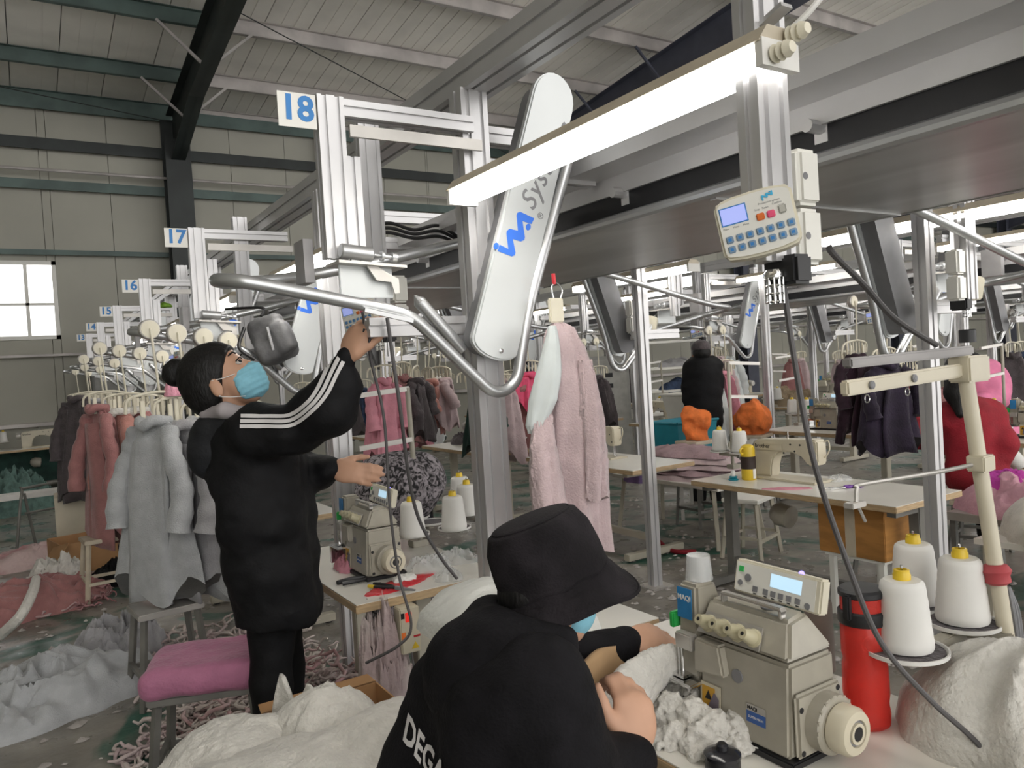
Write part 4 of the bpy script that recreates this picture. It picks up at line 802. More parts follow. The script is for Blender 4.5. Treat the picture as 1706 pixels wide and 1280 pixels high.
for i, (px, py, rx, ry, h) in enumerate(((715, 950, .10, .08, .06), (760, 935, .09, .08, .05), (745, 965, .06, .05, .04))):
    o = heap(PZ(px, py, .70), rx, ry, h, 12+i, .45, 4.5).build('plastic_bag', CLEARP, ang=80); tag(o, 'crumpled clear plastic bag on the table beside the thread cones', 'bag', 'plastic bags')
o = heap(PZ(578, 948, .70), .05, .08, .05, 21, .5, 5).build('cloth_scrap', PINKCL, ang=80); tag(o, 'dull pink cloth scraps in front of the overlock machine', 'fabric')
c = PZ(710, 878, .70); t = at('flask', 'black flask standing between the thread cones', 'flask', c); b = MB(); b.lathe([(.04, 0), (.042, .005), (.042, .13), (.034, .14)], n=24); b.build('shell', DKGLASS, t); b = MB(); b.lathe([(.037, .14), (.037, .17), (.028, .18)], n=24); b.build('collar', BLACK, t); b = MB(); b.lathe([(.024, .18), (.026, .19), (.026, .21), (.02, .215)], n=24); b.build('lid', BLACK, t)
# mottled print bundle
prims = [s_ell(P(665, 812, 3.62), (.18, .15, .16)), s_ell(P(640, 800, 3.64), (.13, .12, .11)), s_ell(P(698, 803, 3.66), (.13, .12, .13)), s_ell(P(630, 838, 3.55), (.11, .1, .08)), s_ell(P(660, 840, 3.66), (.19, .13, .09))]
def crk(sc, am): return lambda g: am*(1-2*np.abs(vnoise(g*sc+.6*fbm(g*sc*.5, 2)[..., None])))
me = nets(prims, .012, k=.05, disp=lambda g: -crk(9, .012)(g), name='bundle', planes=[((0, 0, .705), (0, 0, -1))]); o = ob('print_bundle', me, LEOP); tag(o, 'black and white mottled print bundle next to the outstretched hand', 'fabric')
# switch box under table 18
q = PY(676, 1050, 2.60); t = at('power_switch', 'cream power switch box with red rocker hanging below the table edge', 'switch box', (q[0], 2.585, .60)); b = MB(); b.box(-.038, .038, -.03, .03, -.10, .066); bd = b.build('case', CREAM, t, bev=.004)
MB().box(-.018, .006, -.034, -.028, .015, .05).build('rocker', glow('lit red rocker', (.8, .03, .02), .35), bd, bev=.002); MB().box(-.034, -.022, -.032, -.029, .03, .05).build('socket', BLACK, bd)
b = MB(); b.prism([(.0, -.085), (.03, -.085), (.015, -.06)], lambda x, y, z: A([x, -.0305-z, y]), 0, .0008); b.build('warning_mark', YEL, bd); MB().box(.01, .036, -.0312, -.03, -.045, -.038).build('red_strip', REDP, bd); MB().box(-.036, -.02, -.0312, -.03, -.05, -.02).build('orange_strip', ORANGE, bd)
cable([(q[0], 2.56, .50), (q[0]-.02, 2.5, .40), (q[0]-.06, 2.5, .25), (q[0]-.07, 2.5, .02)], .004, 'thin cord hanging from the power switch box')
# ---- row B tables
c = PZ(1248, 799, .70); t = at('capped_bottle', 'yellow flask with domed yellow cap and dark sleeve on the sewing table', 'bottle', c)
b = MB(); b.lathe([(.042, 0), (.045, .005), (.045, .075), (.0, .076)], n=28); b.build('base', YEL, t); b = MB(); b.lathe([(.0465, .07), (.0465, .145), (.044, .148), (.0, .148)], n=28); b.build('sleeve', mat('dark sleeve', (.03, .016, .012), .6), t)
b = MB(); b.lathe([(.044, .148), (.044, .19), (.038, .212), (.022, .222), (.0, .224)], n=28); b.build('cap', YEL, t); b = MB(); b.tube([A([-.05, 0, .185])+A([.018*math.cos(a), 0, .018*math.sin(a)]) for a in np.linspace(0, 2*math.pi, 13)], .006, 8); b.build('loop', YEL, t); MB().box(-.012, .012, -.0462, -.044, .01, .07).build('print_patch', WAX, t)
c = PZ(1222, 800, .70); t = at('spool_clip', 'small blue and white gadget beside the yellow flask', 'gadget', c); b = MB(); b.lathe([(.03, 0), (.034, .006), (.02, .012), (.028, .02), (.02, .026)], n=16); b.build('base', TEAL, t); b = MB(); b.lathe([(.013, .026), (.015, .05), (.008, .062)], n=14); b.build('bobbin', WAX, t)
t = at('scissors', 'scissors with purple grips on the sewing table', 'scissors', PZ(1430, 812, .70)); b = MB(); b.tube([A([.03*math.cos(a), .02*math.sin(a), .008]) for a in np.linspace(0, 2*math.pi, 15)], .007, 8); b.build('grip', PURPLE, t); b = MB(); b.tube([A([-.05+.025*math.cos(a), .03+.016*math.sin(a), .008]) for a in np.linspace(0, 2*math.pi, 15)], .007, 8); b.build('grip', PURPLE, t); b = MB(); b.bar((-.02, .02, .008), (-.17, .10, .006), .012, .004); b.bar((-.02, .01, .008), (-.17, .06, .006), .012, .004); b.build('blade', CHROME, t)
o = heap(PZ(1310, 815, .70), .14, .035, .008, 31, .3, 4, rz=2.3).build('ribbon', PINKCL, ang=80); tag(o, 'thin pink ribbons near the table front edge', 'ribbon')
o = heap(PZ(1395, 800, .70), .09, .06, .03, 33, .4, 4).build('plastic_bag', CLEARP, ang=80); tag(o, 'small clear bag beside the purple scissors', 'bag', 'plastic bags')
t = at('carton', 'orange brown carton under the end of the sewing table', 'carton', (4.0, 2.58, .36)); b = MB(); b.box(-.27, .25, -.2, .2, 0, .30); bx_ = b.build('box', CARD2, t, bev=.004); MB().box(-.272, -.2695, -.03, .03, 0, .30).build('tape', WOODL, bx_); MB().box(-.25, .22, -.16, .16, .301, .318).build('dark_lid', BLACK, t)
t = at('low_stand', 'low white stand carrying the orange carton', 'stand', (4.0, 2.58, 0)); MB().box(-.25, .25, -.18, .18, .34, .36).build('shelf', WHITEP, t)
for sx in (-1, 1):
    for sy in (-1, 1): MB().box(sx*.22-.015, sx*.22+.015, sy*.15-.015, sy*.15+.015, 0, .34).build('leg', WHITEP, t)
stool(.50, 3.02, .43, .38, .29, -.35, 'stool with pink cloth cushion next to the woman in the striped coat', GREYLEG, GREYLEG, CUSHION)
stool(.50, 4.12, .45, .30, .26, .1, 'bare grey stool under the hanging grey jackets', ZINC)
stool(.40, 6.35, .45, .30, .26, .1, 'wooden stool beneath the rose jackets', WOODL, WOODL)
stool(4.75, 3.0, .44, .34, .28, .1, 'dusty stool with red brown seat behind the sewing table', mat('red brown seat', (.14, .02, .025), .7))
stool(4.45, 3.9, .44, .34, .28, .3, 'white topped stool in front of the pink fleece stack', WHITEP, STEELLEG)
# pink fleece stack on a bench between the rows
t = thing('bench', 'long low white bench carrying the folded pink fleece', 'bench', (4.62, 4.72, 0)); MB().box(-.28, .28, -.62, .62, .46, .49).build('top', LAMTOP, t, bev=.003)
for sx in (-1, 1):
    for sy in (-1, 1): MB().bar((sx*.22, sy*.52, .46), (sx*.26, sy*.58, 0), .03, .03).build('leg', STEELLEG, t)
for i in range(5):
    o = heap((4.66, 4.72+.03*math.sin(i*2), .49+.045*i), .30-.012*i, .56-.03*i, .075, 40+i, .25, 2.6, lump=.15).build('folded_garment', FLEECEP if i % 3 != 1 else mat('mauve fleece', (.36, .25, .27), .95, 0, .1, 10, .5, 60), ang=80); tag(o, 'pink fleece garment in the folded stack on the bench', 'garment', 'folded pink fleece stack')
o = heap((4.40, 5.05, .30), .10, .16, .16, 47, .3, 3).build('cloth_scrap', LILAC, ang=80); tag(o, 'lilac cloth hanging over the low bench stool', 'fabric'); o.location.z = .14
t = thing('basket', 'bright blue plastic basket behind the pink fleece stack', 'basket', (5.25, 5.35, .62)); w_ = [(-.26, -.19), (.26, -.19), (.26, .19), (-.26, .19)]; b = MB()
b.hexa([(x*.85, y*.85, 0) for x, y in w_], [(x*.85, y*.85, .008) for x, y in w_])
for i in range(4): a0, a1 = A(w_[i]), A(w_[(i+1) % 4]); b.add([(*a0*.85, 0), (*a1*.85, 0), (*a1, .26), (*a0, .26), (*a0*.82, .0), (*a1*.82, 0), (*a1*.97, .26), (*a0*.97, .26)], [(0, 1, 2, 3), (4, 7, 6, 5), (3, 2, 6, 7), (0, 3, 7, 4), (1, 5, 6, 2)])
b.build('tub', TEAL, t); b = MB(); b.tube([(x*1.02, y*1.02, .26) for x, y in w_+w_[:1]], .012, 8); b.build('rim', TEAL, t)
t = thing('basket_trestle', 'grey trestle holding up the blue basket', 'trestle', (5.25, 5.35, 0)); MB().box(-.3, .3, -.22, .22, .59, .62).build('top', ZINC, t)
for sx in (-1, 1):
    for sy in (-1, 1): MB().bar((sx*.26, sy*.2, .59), (sx*.28, sy*.22, 0), .03, .03).build('leg', ZINC, t)
# big white bin far behind
c = PZ(1115, 690, .70); t = thing('plastic_bin', 'large translucent white storage bin beyond the blue basket', 'bin', (6.42, 6.28, .70)); b = MB(); b.hexa([(-.28, -.2, 0), (.28, -.2, 0), (.28, .2, 0), (-.28, .2, 0)], [(-.34, -.26, .36), (.34, -.26, .36), (.34, .26, .36), (-.34, .26, .36)]); b.build('tub', WHITEP, t, bev=.02); b = MB(); b.tube([(-.34, -.26, .36), (.34, -.26, .36), (.34, .26, .36), (-.34, .26, .36), (-.34, -.26, .36)], .014, 8); b.build('rim', WHITEP, t)
# orange cloth heaps
for i, (px, py, d, rx, h) in enumerate(((1160, 705, 6.8, .11, .30), (1255, 690, 7.6, .17, .40))):
    c = P(px, py, d); z0 = c[2]-h*.5; q_ = np.random.default_rng(i); me = nets([s_ell((c[0]+a*rx, c[1]+b_*rx, z0+h*(.25+.5*e)), (rx*.65, rx*.6, h*.3)) for a, b_, e in q_.uniform(-.5, 1., (7, 3))*A([.6, .6, 1])], .014, k=.03, disp=lambda g: -.02*(1-2*np.abs(vnoise(g*11))), name='cloth_heap', planes=[((0, 0, z0), (0, 0, -1))]); o = ob('cloth_heap', me, ORANGE); tag(o, 'bright orange cloth bunch among the machines behind the blue basket', 'fabric', 'orange cloth bunches'); stool(c[0], c[1], z0, .3, .26, .3*i, 'tall stool under an orange cloth bunch', WOODL)
# bench L: fleece, carton, board in the near left corner
t = thing('work_bench', 'pale wooden low bench under the white fleece', 'bench', (.44, 1.88, 0)); b = MB(); b.box(-.36, .36, -.30, .30, .475, .505); b.build('top', WOODL, t, bev=.003)
for sx in (-1, 1):
    for sy in (-1, 1): MB().box(sx*.32-.02, sx*.32+.02, sy*.26-.02, sy*.26+.02, 0, .475).build('leg', GREYLEG, t)
t = thing('open_carton', 'open brown cardboard box filled with white fleece', 'carton', (.66, 2.02, .505)); b = MB()
W2 = [(-.17, -.18), (.17, -.18), (.17, .18), (-.17, .18)]
MB().box(-.17, .17, -.18, .18, 0, .006).build('bottom', CARD, t)
for i in range(4):
    a0, a1 = A(W2[i]), A(W2[(i+1) % 4]); b = MB(); b.bar((*a0, .04), (*a1, .04), .005, .08); b.build('side', CARD, t)
    o_ = nrm((a0+a1)/2)
    if i != 2: continue
    b = MB(); b.add([(*a0, .08), (*a1, .08), (*(a1*.97+o_*.06), .085), (*(a0*.97+o_*.06), .085), (*a0, .084), (*a1, .084), (*(a1*.97+o_*.06), .089), (*(a0*.97+o_*.06), .089)], [(0, 1, 2, 3), (4, 7, 6, 5), (2, 6, 7, 3), (1, 5, 6, 2), (0, 3, 7, 4)]); b.build('flap', CARD, t)
for i, (x, y, z, rx, ry, h, sd, lb) in enumerate(((.48, 1.80, .505, .29, .24, .185, 71, 'plump white fleece bundle at the bench corner nearest the hat wearer'), (.37, 2.05, .505, .20, .17, .16, 72, 'rounded white fleece bundle near the pink cushion'), (.70, 1.78, .505, .22, .19, .20, 73, 'white fleece bundle touching the worker in the bucket hat'), (.60, 2.0, .52, .17, .15, .17, 74, 'white fleece bundle sunk in the open cardboard box'))):
    o = heap((x, y, z), rx, ry, h, sd, .085, 1.7, lump=.15).build('fleece_bundle', FLEECEW, ang=80); tag(o, lb, 'fabric')
for i, (px, py, a, hh) in enumerate(((478, 1225, -.12, .17), (507, 1232, .15, .155))):
    c = P(px, py, 2.14); mb = MB(); mb.grid(lambda u, v: c+RI*((v-.5)*.075*(1.2-u*u*.9)+a*.1*u)+UP*(hh*1.1*u-.02)+FW*(.012*math.sin(v*3.1+1)), 12, 8); o = mb.build('fleece_flap', FLEECEW, ang=80); o.modifiers.new('t', 'SOLIDIFY').thickness = .012; tag(o, 'upright white fleece flap poking out of the cardboard box', 'fabric', 'upright fleece flaps')
o = heap((.13, 1.86, .505), .07, .12, .05, 77, .4, 4).build('cloth_scrap', FLEECEROSE, ang=80); tag(o, 'dull rose cloth on the bench end', 'fabric')
# floor heaps left
for (px, py, rx, ry, h, m_, sd, lb, rz) in ((105, 1165, .46, .34, .20, FLEECEG2, 81, 'pale grey garment heap crumpled on the floor', .4), (195, 1100, .26, .22, .24, FLEECEG, 82, 'darker grey garment heaped beside the grey stool', .2), (40, 1020, .52, .34, .22, FLEECEROSE, 83, 'rose fleece garments heaped on the floor', .3), (95, 990, .22, .16, .30, FLEECEW, 84, 'pale fleece roll on top of the rose heap', .2), (60, 940, .55, .3, .16, SCRAPP, 85, 'mixed pink scraps heap behind the rose garments', 0), (195, 970, .2, .16, .16, BLKCOAT, 86, 'black bag on the floor below the rose jackets', 0)):
    c = PZ(px, py, 0); o = heap((c[0], c[1], 0), rx, ry, h, sd, .36, 3.8, rz=rz, n=120, m=40).build('garment_heap', m_, ang=80); tag(o, lb, 'garment')
c = PZ(60, 1010, .2); o = MB().tube(smooth_path([PZ(0, 1060, .10), PZ(35, 1025, .22), PZ(55, 985, .26), PZ(60, 965, .2)], 6), [.03]*19, 10).build('fleece_strip', FLEECEW); tag(o, 'long white fleece strip lying over the rose heap', 'fabric')
c = PZ(140, 945, 0); t = thing('open_carton', 'open brown cardboard box on the floor near the far stools', 'carton', (c[0], c[1], 0), .2); 
for i in range(4): a0, a1 = A(W2[i])*1.25, A(W2[(i+1) % 4])*1.25; b = MB(); b.bar((*a0, .13), (*a1, .13), .006, .26); b.build('side', CARD, t)
MB().box(-.2, .2, -.22, .22, 0, .006).build('bottom', CARD, t); MB().bar((-.21, -.22, .26), (-.36, -.30, .06), .005, .3, (0, 1, 0)).build('flap', CARD, t); MB().box(-.1, .1, -.1, .1, .006, .2).build('contents', ORANGE, t, bev=.03)
t = thing('folding_frame', 'grey tubular folding frame standing on the far green floor', 'frame', (-.1, 8.9, 0), .3); b = MB(); b.tube(smooth_path([(-.1, 0, 0), (-.02, 0, .55), (.05, 0, .6), (.8, .1, .62)], 6), .014, 8); b.build('rail', GREYLEG, t); b = MB(); b.tube([(.1, .1, 0), (0, 0, .55)], .014, 8); b.build('leg', GREYLEG, t); b = MB(); b.tube([(.0, .02, .35), (.8, .1, .36)], .012, 8); b.build('brace', GREYLEG, t)
t = thing('side_panel', 'cream cabinet panel beside the leopard print cloth', 'panel', (.28, 8.6, 0)); MB().box(-.14, .14, -.02, .02, .0, .55).build('panel', CREAM, t); MB().box(-.14, .14, -.024, -.02, .5, .55).build('edge', WOODL, t)
o = heap((.5, 8.0, .0), .14, .16, .75, 91, .3, 3).build('print_cloth', LEOPT, ang=80); tag(o, 'leopard print cloth stuffed behind the rose jackets', 'fabric')
o = heap((-.25, 11.8, 0), .45, .4, .55, 92, .4, 6).build('netting_heap', GREENROPE, ang=80); tag(o, 'grey green rope netting heap by the far wall table', 'netting')
t = thing('dark_screen', 'dark green cloth screen under the far wall table', 'screen', (-.1, 13.9, 0)); MB().box(-.75, .75, -.01, .01, .12, .64).build('cloth', GREENCL, t); MB().box(-.75, .75, -.02, .02, .10, .14).build('batten', STEELLEG, t)
t = thing('long_rail', 'long grey rail bench on the floor before the far wall table', 'bench', (.1, 10.2, 0), .05); MB().box(-1.6, .5, -.12, .12, .36, .42).build('top', ZINC, t, bev=.004)
for x in (-1.2, .3): MB().box(x-.03, x+.03, -.1, .1, 0, .36).build('leg', GREYLEG, t)
t = thing('wall_cabinet', 'grey locker beside the far wall below the girts', 'cabinet', (1.2, 13.9, 0)); MB().box(-.35, .35, -.3, .3, .0, 1.95).build('body', mat('locker grey', (.25, .25, .24), .5), t, bev=.004); MB().box(-.32, -.005, -.312, -.3, .05, 1.9).build('door', mat('locker door', (.30, .30, .29), .5), t, bev=.003); MB().box(.005, .32, -.312, -.3, .05, 1.9).build('door', MATS['locker door'], t, bev=.003)
# right side fleece heap and trays
t = thing('fleece_bench', 'low table under the white fleece beside the orange carton', 'table', (4.75, 1.75, 0)); MB().box(-.5, .5, -.45, .45, .40, .43).build('top', LAMTOP, t)
for sx in (-1, 1):
    for sy in (-1, 1): MB().box(sx*.45-.02, sx*.45+.02, sy*.4-.02, sy*.4+.02, 0, .40).build('leg', STEELLEG, t)
o = heap((4.75, 1.75, .43), .52, .48, .30, 95, .15, 1.6, lump=.15).build('fleece_bundle', FLEECEW, ang=80); tag(o, 'large white fleece heap on the low table beside the orange carton', 'fabric')
o = heap((5.0, 2.28, .45), .30, .34, .2, 96, .3, 3).build('cloth_heap', mat('pale pink cloth', (.55, .30, .36), .85, 0, .1, 8, .3), ang=80); tag(o, 'pale pink and white cloth next to the red jumper worker', 'fabric')
o = heap((5.05, 2.40, .58), .16, .16, .12, 97, .3, 3).build('cloth_heap', PURPCL, ang=80); tag(o, 'magenta cloth on the pale pink heap', 'fabric')
MB().box(4.72, 5.28, 1.98, 2.6, .40, .45).build('lap_table', ZINC, None); tag(bpy.data.objects['lap_table'], 'grey low shelf carrying the pink and magenta cloth', 'shelf')
for dx in (-1, 1):
    for dy in (-1, 1): MB().box(5.0+dx*.25-.015, 5.0+dx*.25+.015, 2.29+dy*.28-.015, 2.29+dy*.28+.015, 0, .40).build('leg', GREYLEG, bpy.data.objects['lap_table'])
# red straps below row B table
o = MB().tube(smooth_path([PZ(1160, 920, .02), PZ(1120, 918, .02), PZ(1095, 900, .03), PZ(1085, 890, .1)], 6), .018, 8).build('red_strap', RED); tag(o, 'red strap lying on the floor under the stools', 'strap')
# navy trousers on far table, bag, etc.
for i in range(3):
    o = heap((3.8, 8.6+.02*i, .70+.07*i), .26, .34, .10, 100+i, .3, 3).build('folded_trousers', JEAN, ang=80); tag(o, 'navy folded trousers on the table behind the raised arm', 'garment', 'folded navy trousers')
# backpack hanging at station 17
c = P(452, 560, 4.15); t = thing('backpack', 'grey backpack hung from the rail behind the raised arm', 'backpack', c); BM = np.stack([nrm(RI*.9+UP*.45), FW, nrm(UP*.9-RI*.45)], 1); BL = lambda x, y, z: BM@A([x, y, z])
me = nets([s_box(BL(0, 0, -.02), (.095, .07, .13), BM, .045), s_box(BL(.07, -.06, -.05), (.05, .05, .085), BM, .03), s_box(BL(-.03, -.05, -.08), (.06, .05, .06), BM, .03)], .009, k=.02, disp=lambda g: .010*fbm(g*11, 2), name='pack'); ob('pack', me, mat('charcoal nylon', (.12, .12, .125), .6, 0, .3, 6, .25, 30), t)
b = MB(); b.tube(smooth_path([BL(-.09, -.07, .09), BL(-.15, -.11, .0), BL(-.11, -.09, -.09)], 5), .010, 8); b.tube(smooth_path([BL(0, 0, .12), BL(.01, .05, .17), A([.98, 4.57, 1.93])-c], 5), .008, 8); b.build('strap', BLACK, t); b = MB(); b.bar(BL(.0, -.10, -.09), BL(.03, -.115, .03), .02, .012); b.build('buckle', mat('pale buckle', (.4, .4, .41), .5), t)
# cables
cable([(1.215, .955, 1.64), (1.222, .945, 1.5), (1.245, .93, 1.3), (1.29, .90, 1.1), (1.335, .87, .95), (1.40, .82, .84), (1.47, .77, .75), (1.50, .72, .66)], .0055, 'thick grey cable hanging from the keypad terminal past the cones')
cable([P(645, 530, 2.4), P(655, 600, 2.4), P(668, 690, 2.45), P(682, 800, 2.6), P(700, 870, 2.7), P(735, 930, 2.75), P(762, 965, 2.75)], .006, 'cable hanging beside the hand to the white thread cone')
cable([P(604, 520, 2.42), P(618, 600, 2.5), P(640, 700, 2.55), P(650, 850, 2.6), P(665, 960, 2.62), P(685, 1040, 2.55), P(665, 1075, 2.5), P(610, 1105, 2.55)], .005, 'long cable dropping past the overlock machine to the floor side')
cable([P(1380, 410, 2.6), P(1390, 425, 2.6), P(1440, 475, 2.7), P(1490, 530, 2.8), P(1560, 575, 2.9)], .011, 'slanted flexible conduit crossing before the right station')
# ---------------------------------------------------------------- hangers and garments
def carrier(label='white roller hanger carrier on the curved rail'):
    t = thing('hanger_carrier', label, 'hanger', (0, 0, 0), 0, 'roller hanger carriers')       # origin on the rail axis
    b = MB(); b.lathe([(.0, 0), (.046, 0), (.05, .004), (.05, .03), (.046, .034), (.0, .034)], (0, -.030, .012), (0, -1, 0), 28); r = b.build('roller', ZINC, t)
    b = MB(); b.lathe([(.0, .0), (.043, 0), (.043, .003), (.0, .004)], (0, -.064, .012), (0, -1, 0), 28); b.build('roller_face', IVORY, r)
    b = MB(); b.tube(smooth_path([(0, -.07, .015), (.004, -.072, -.05), (.018, -.06, -.22), (.026, -.05, -.30)], 5), .0065, 8); b.build('stem', IVORY, t)
    b = MB(); b.tube(smooth_path([(-.13, -.02, -.40), (-.12, -.03, -.335), (-.06, -.04, -.31), (.026, -.05, -.30), (.11, -.05, -.31), (.17, -.04, -.335), (.18, -.03, -.40)], 5), .008, 8); h = b.build('hanger_bar', IVORY, t)
    b = MB()
    for i in range(7): x = -.09+i*.04; b.bar((x, -.04, -.315), (x, -.04, -.40), .014, .006, (0, 1, 0))
    b.build('comb', mat('clear yellowed plastic', (.48, .44, .34), .4), t)
    for x in (-.06, .10): b = MB(); b.box(x-.011, x+.011, -.062, -.044, -.46, -.34); b.build('clip', IVORY, t, bev=.003)
    return t
C0 = carrier(); KIDS(C0)
for k in KIDS(C0): KIDS(k)
first = [True]
def put_carrier(x, y, z, rz=0, label='white roller hanger carrier on the curved rail'):
    if first[0]: first[0] = False; C0.location = (x, y, z); C0.rotation_euler[2] = rz; C0['label'] = label; return C0
    return twin(C0, (x, y, z), rz, label, 'roller hanger carriers')
def jacket(top, h, w, d, an, m_, seed, label, group, lining=None, pocket=False, n=40, sl=True, fold=.014):
    t = thing('hanging_jacket', label, 'jacket', top, 0, group); ca, sa = math.cos(an), math.sin(an); rot = lambda x, y, z: A([x*ca-y*sa, x*sa+y*ca, z])
    r_ = random.Random(seed); lean = r_.uniform(-.03, .03)
    S_ = [((0, 0, .0), w*.22, d*.35, an), ((0, 0, -.03), w*.42, d*.5, an), ((lean, 0, -h*.12), w*.62, d*.7, an), ((lean*1.5, 0, -h*.40), w*.80, d*.9, an), ((lean*2, 0, -h*.72), w*.98, d*1.1, an), ((lean*2, 0, -h*.93), w*1.08, d*1.2, an)]
    bd = drape(S_, n, 8, seed, fold*1.5, 3+seed % 3, .07, fine=.002).build('body', m_, t, ang=70)
    if sl:
        for s in (-1, 1):
            p = [rot(s*w*.48, -.03, -h*.07), rot(s*w*.78, -.05-.03*s, -h*.20), rot(s*w*.92, -.07, -h*.40), rot(s*w*.86, -.10, -h*.60)]; q = smooth_path(p, 6); b = MB(); b.tube(q, [.042+.016*(i/len(q))+.005*math.sin(i*1.7+seed) for i in range(len(q))], 14); b.build('sleeve', m_, t, ang=70)
        f = MB(); f.grid(lambda u, v: rot((v-.5)*w*(.7+.5*u)+.03*math.sin(seed+4*u), -d*(.75+.35*u)-.022-.012*math.sin(6*v+seed), -h*(.12+.86*u)-.05*abs(v-.45-.2*math.sin(seed))*(u > .8)), 10, 8); o = f.build('front_panel', m_, t, ang=70); o.modifiers.new('t', 'SOLIDIFY').thickness = .014
    c = MB(); c.tube(smooth_path([rot(-w*.30, .02, -.02), rot(-w*.18, -.06, -.01), rot(0, -.08, -.035), rot(w*.18, -.06, -.01), rot(w*.30, .02, -.02)], 5), .028, 10); c.build('collar', lining or m_, t, ang=70)
    if pocket: b = MB(); b.grid(lambda u, v: rot((u-.5)*.17, -d*1.12-.03-.01*math.sin(u*3), -h*.60-v*.15), 6, 6); o = b.build('pocket', m_, t); o.modifiers.new('t', 'SOLIDIFY').thickness = .015
    return t
yA = lambda k: Y18+PIT_*(18-k)-.05
zrail = lambda x: 1.735+(.80-x)*.19 if x < .95 else 1.70
for i, x in enumerate((.52, .645, .77, .89)): put_carrier(x, yA(17), zrail(x), .15, 'white roller hanger carrier above the grey jackets, '+['closest to its post', 'second from its post', 'third from its post', 'fourth from its post'][3-i])
for i, x in enumerate((.45, .575, .71, .86)): put_carrier(x, yA(16), zrail(x), .15, 'white roller hanger carrier above the rose and coral jackets, '+['closest to its post', 'second from its post', 'third from its post', 'fourth from its post'][3-i])
for i, x in enumerate((.46, .58, .72)): put_carrier(x, yA(15), zrail(x), .15, 'white roller hanger carrier above the dark grey jacket, '+['closest to its post', 'second from its post', 'third from its post', 'fourth from its post'][2-i])
for k in (14, 13):
    for x in (.58, .74): put_carrier(x, yA(k), zrail(x), .15, 'white roller hanger carrier on the last numbered stations, empty')
GJ = 'jackets on the numbered stations'
jacket((.53, yA(17)-.06, 1.36), .90, .24, .06, -1.0, FLEECEG2, 1, 'pale grey fleece jacket hanging outermost on the grey group', GJ)
jacket((.65, yA(17)-.10, 1.33), .88, .24, .062, -1.0, FLEECEG, 2, 'grey textured fleece jacket with a square pocket', GJ, pocket=True)
jacket((.76, yA(17)-.08, 1.34), .90, .24, .06, -1.0, FLEECEG2, 3, 'grey fleece jacket hanging next to the pocketed one', GJ)
jacket((.885, yA(17)-.02, 1.33), .90, .24, .06, -1.0, FLEECEG, 4, 'grey fleece jacket half hidden behind the striped coat', GJ)
jacket((.43, yA(16)-.05, 1.40), 1.02, .21, .062, -1.0, FLEECEROSE, 5, 'dusty rose fleece jacket hanging between dark and coral jackets', GJ)
jacket((.555, yA(16)-.08, 1.36), .95, .22, .062, -1.0, FLEECECORAL, 6, 'coral pink fleece jacket with pale collar', GJ, lining=FLEECEW)
jacket((.69, yA(16)-.05, 1.36), .95, .20, .062, -1.0, FLEECEROSE, 7, 'rose jacket with white lining squeezed beside the grey jackets', GJ, lining=FLEECEW)
jacket((.40, yA(15)-.05, 1.46), 1.0, .24, .07, -.8, FLEECED, 8, 'dark grey brown jacket hanging beyond the rose ones', GJ)
jacket((.56, yA(15)-.05, 1.42), 1.0, .2, .07, -.8, FLEECEG, 9, 'grey jacket behind the dark one', GJ)
o = heap(P(292, 660, 3.9), .07, .05, .10, 3, .35, 3).build('pink_scarf', mat('bright pink fleece', (.72, .33, .42), .95, 0, .1, 10, .5), ang=80); tag(o, 'bright pink fleece scrap tied on the hangers by the hair bun', 'scrap')
# large pink jacket before the big upright
t = thing('hanging_jacket', 'large pale pink fleece jacket with white lining hanging from the descending rail', 'jacket', P(928, 540, 2.5), 0, 'jackets on the numbered stations'); base = P(928, 540, 2.5); k_ = 2.5/F; ang_ = -YAW
def sec(px, py, hw, dp, d=2.5): return (P(px, py, d)-base, hw*k_, dp, ang_)
drape([sec(930, 538, 8, .02), sec(934, 548, 22, .03), sec(940, 580, 33, .045), sec(945, 640, 44, .06), sec(946, 700, 54, .075), sec(944, 780, 60, .085), sec(948, 850, 59, .09), sec(955, 915, 58, .09)], 60, 8, 2, .011, 5, .015, fine=.002).build('body', FLEECEP, t, ang=75)
drape([sec(920, 543, 6, .015, 2.43), sec(918, 575, 13, .02, 2.42), sec(913, 620, 20, .025, 2.415), sec(904, 668, 22, .03, 2.41), sec(893, 708, 14, .03, 2.41), sec(888, 722, 5, .02, 2.41)], 30, 6, 5, .004, 3, .0, fine=.001).build('lining', LINING, t, ang=75)
drape([sec(905, 690, 14, .03, 2.42), sec(903, 740, 20, .045, 2.40), sec(908, 800, 25, .05, 2.39), sec(915, 870, 26, .05, 2.38)], 36, 6, 9, .006, 3, .01).build('sleeve', FLEECEP, t, ang=75)
drape([sec(975, 600, 10, .02, 2.46), sec(985, 680, 18, .035, 2.43), sec(990, 760, 20, .04, 2.42), sec(992, 830, 18, .04, 2.42)], 36, 6, 4, .006, 3, .01).build('sleeve', FLEECEP, t, ang=75)
t = thing('clip_hanger', 'pale clip hanger with wire hook and red tip holding the large pink jacket', 'hanger', P(926, 515, 2.5)); k2 = P(926, 515, 2.5)
b = MB(); b.box(-.028, .028, -.008, .008, -.045, .035); b.build('clip_body', IVORY, t, bev=.004); b = MB(); b.tube(smooth_path([(.02, 0, .03), (.03, 0, .06), (.01, 0, .085), (-.012, -.0, .07), (-.005, 0, .03)], 5), .003, 7); b.build('wire_hook', CHROME, t); b = MB(); b.cyl((.0, 0, .08), (-.002, 0, .115), .007, n=10); b.build('red_tip', REDP, t)
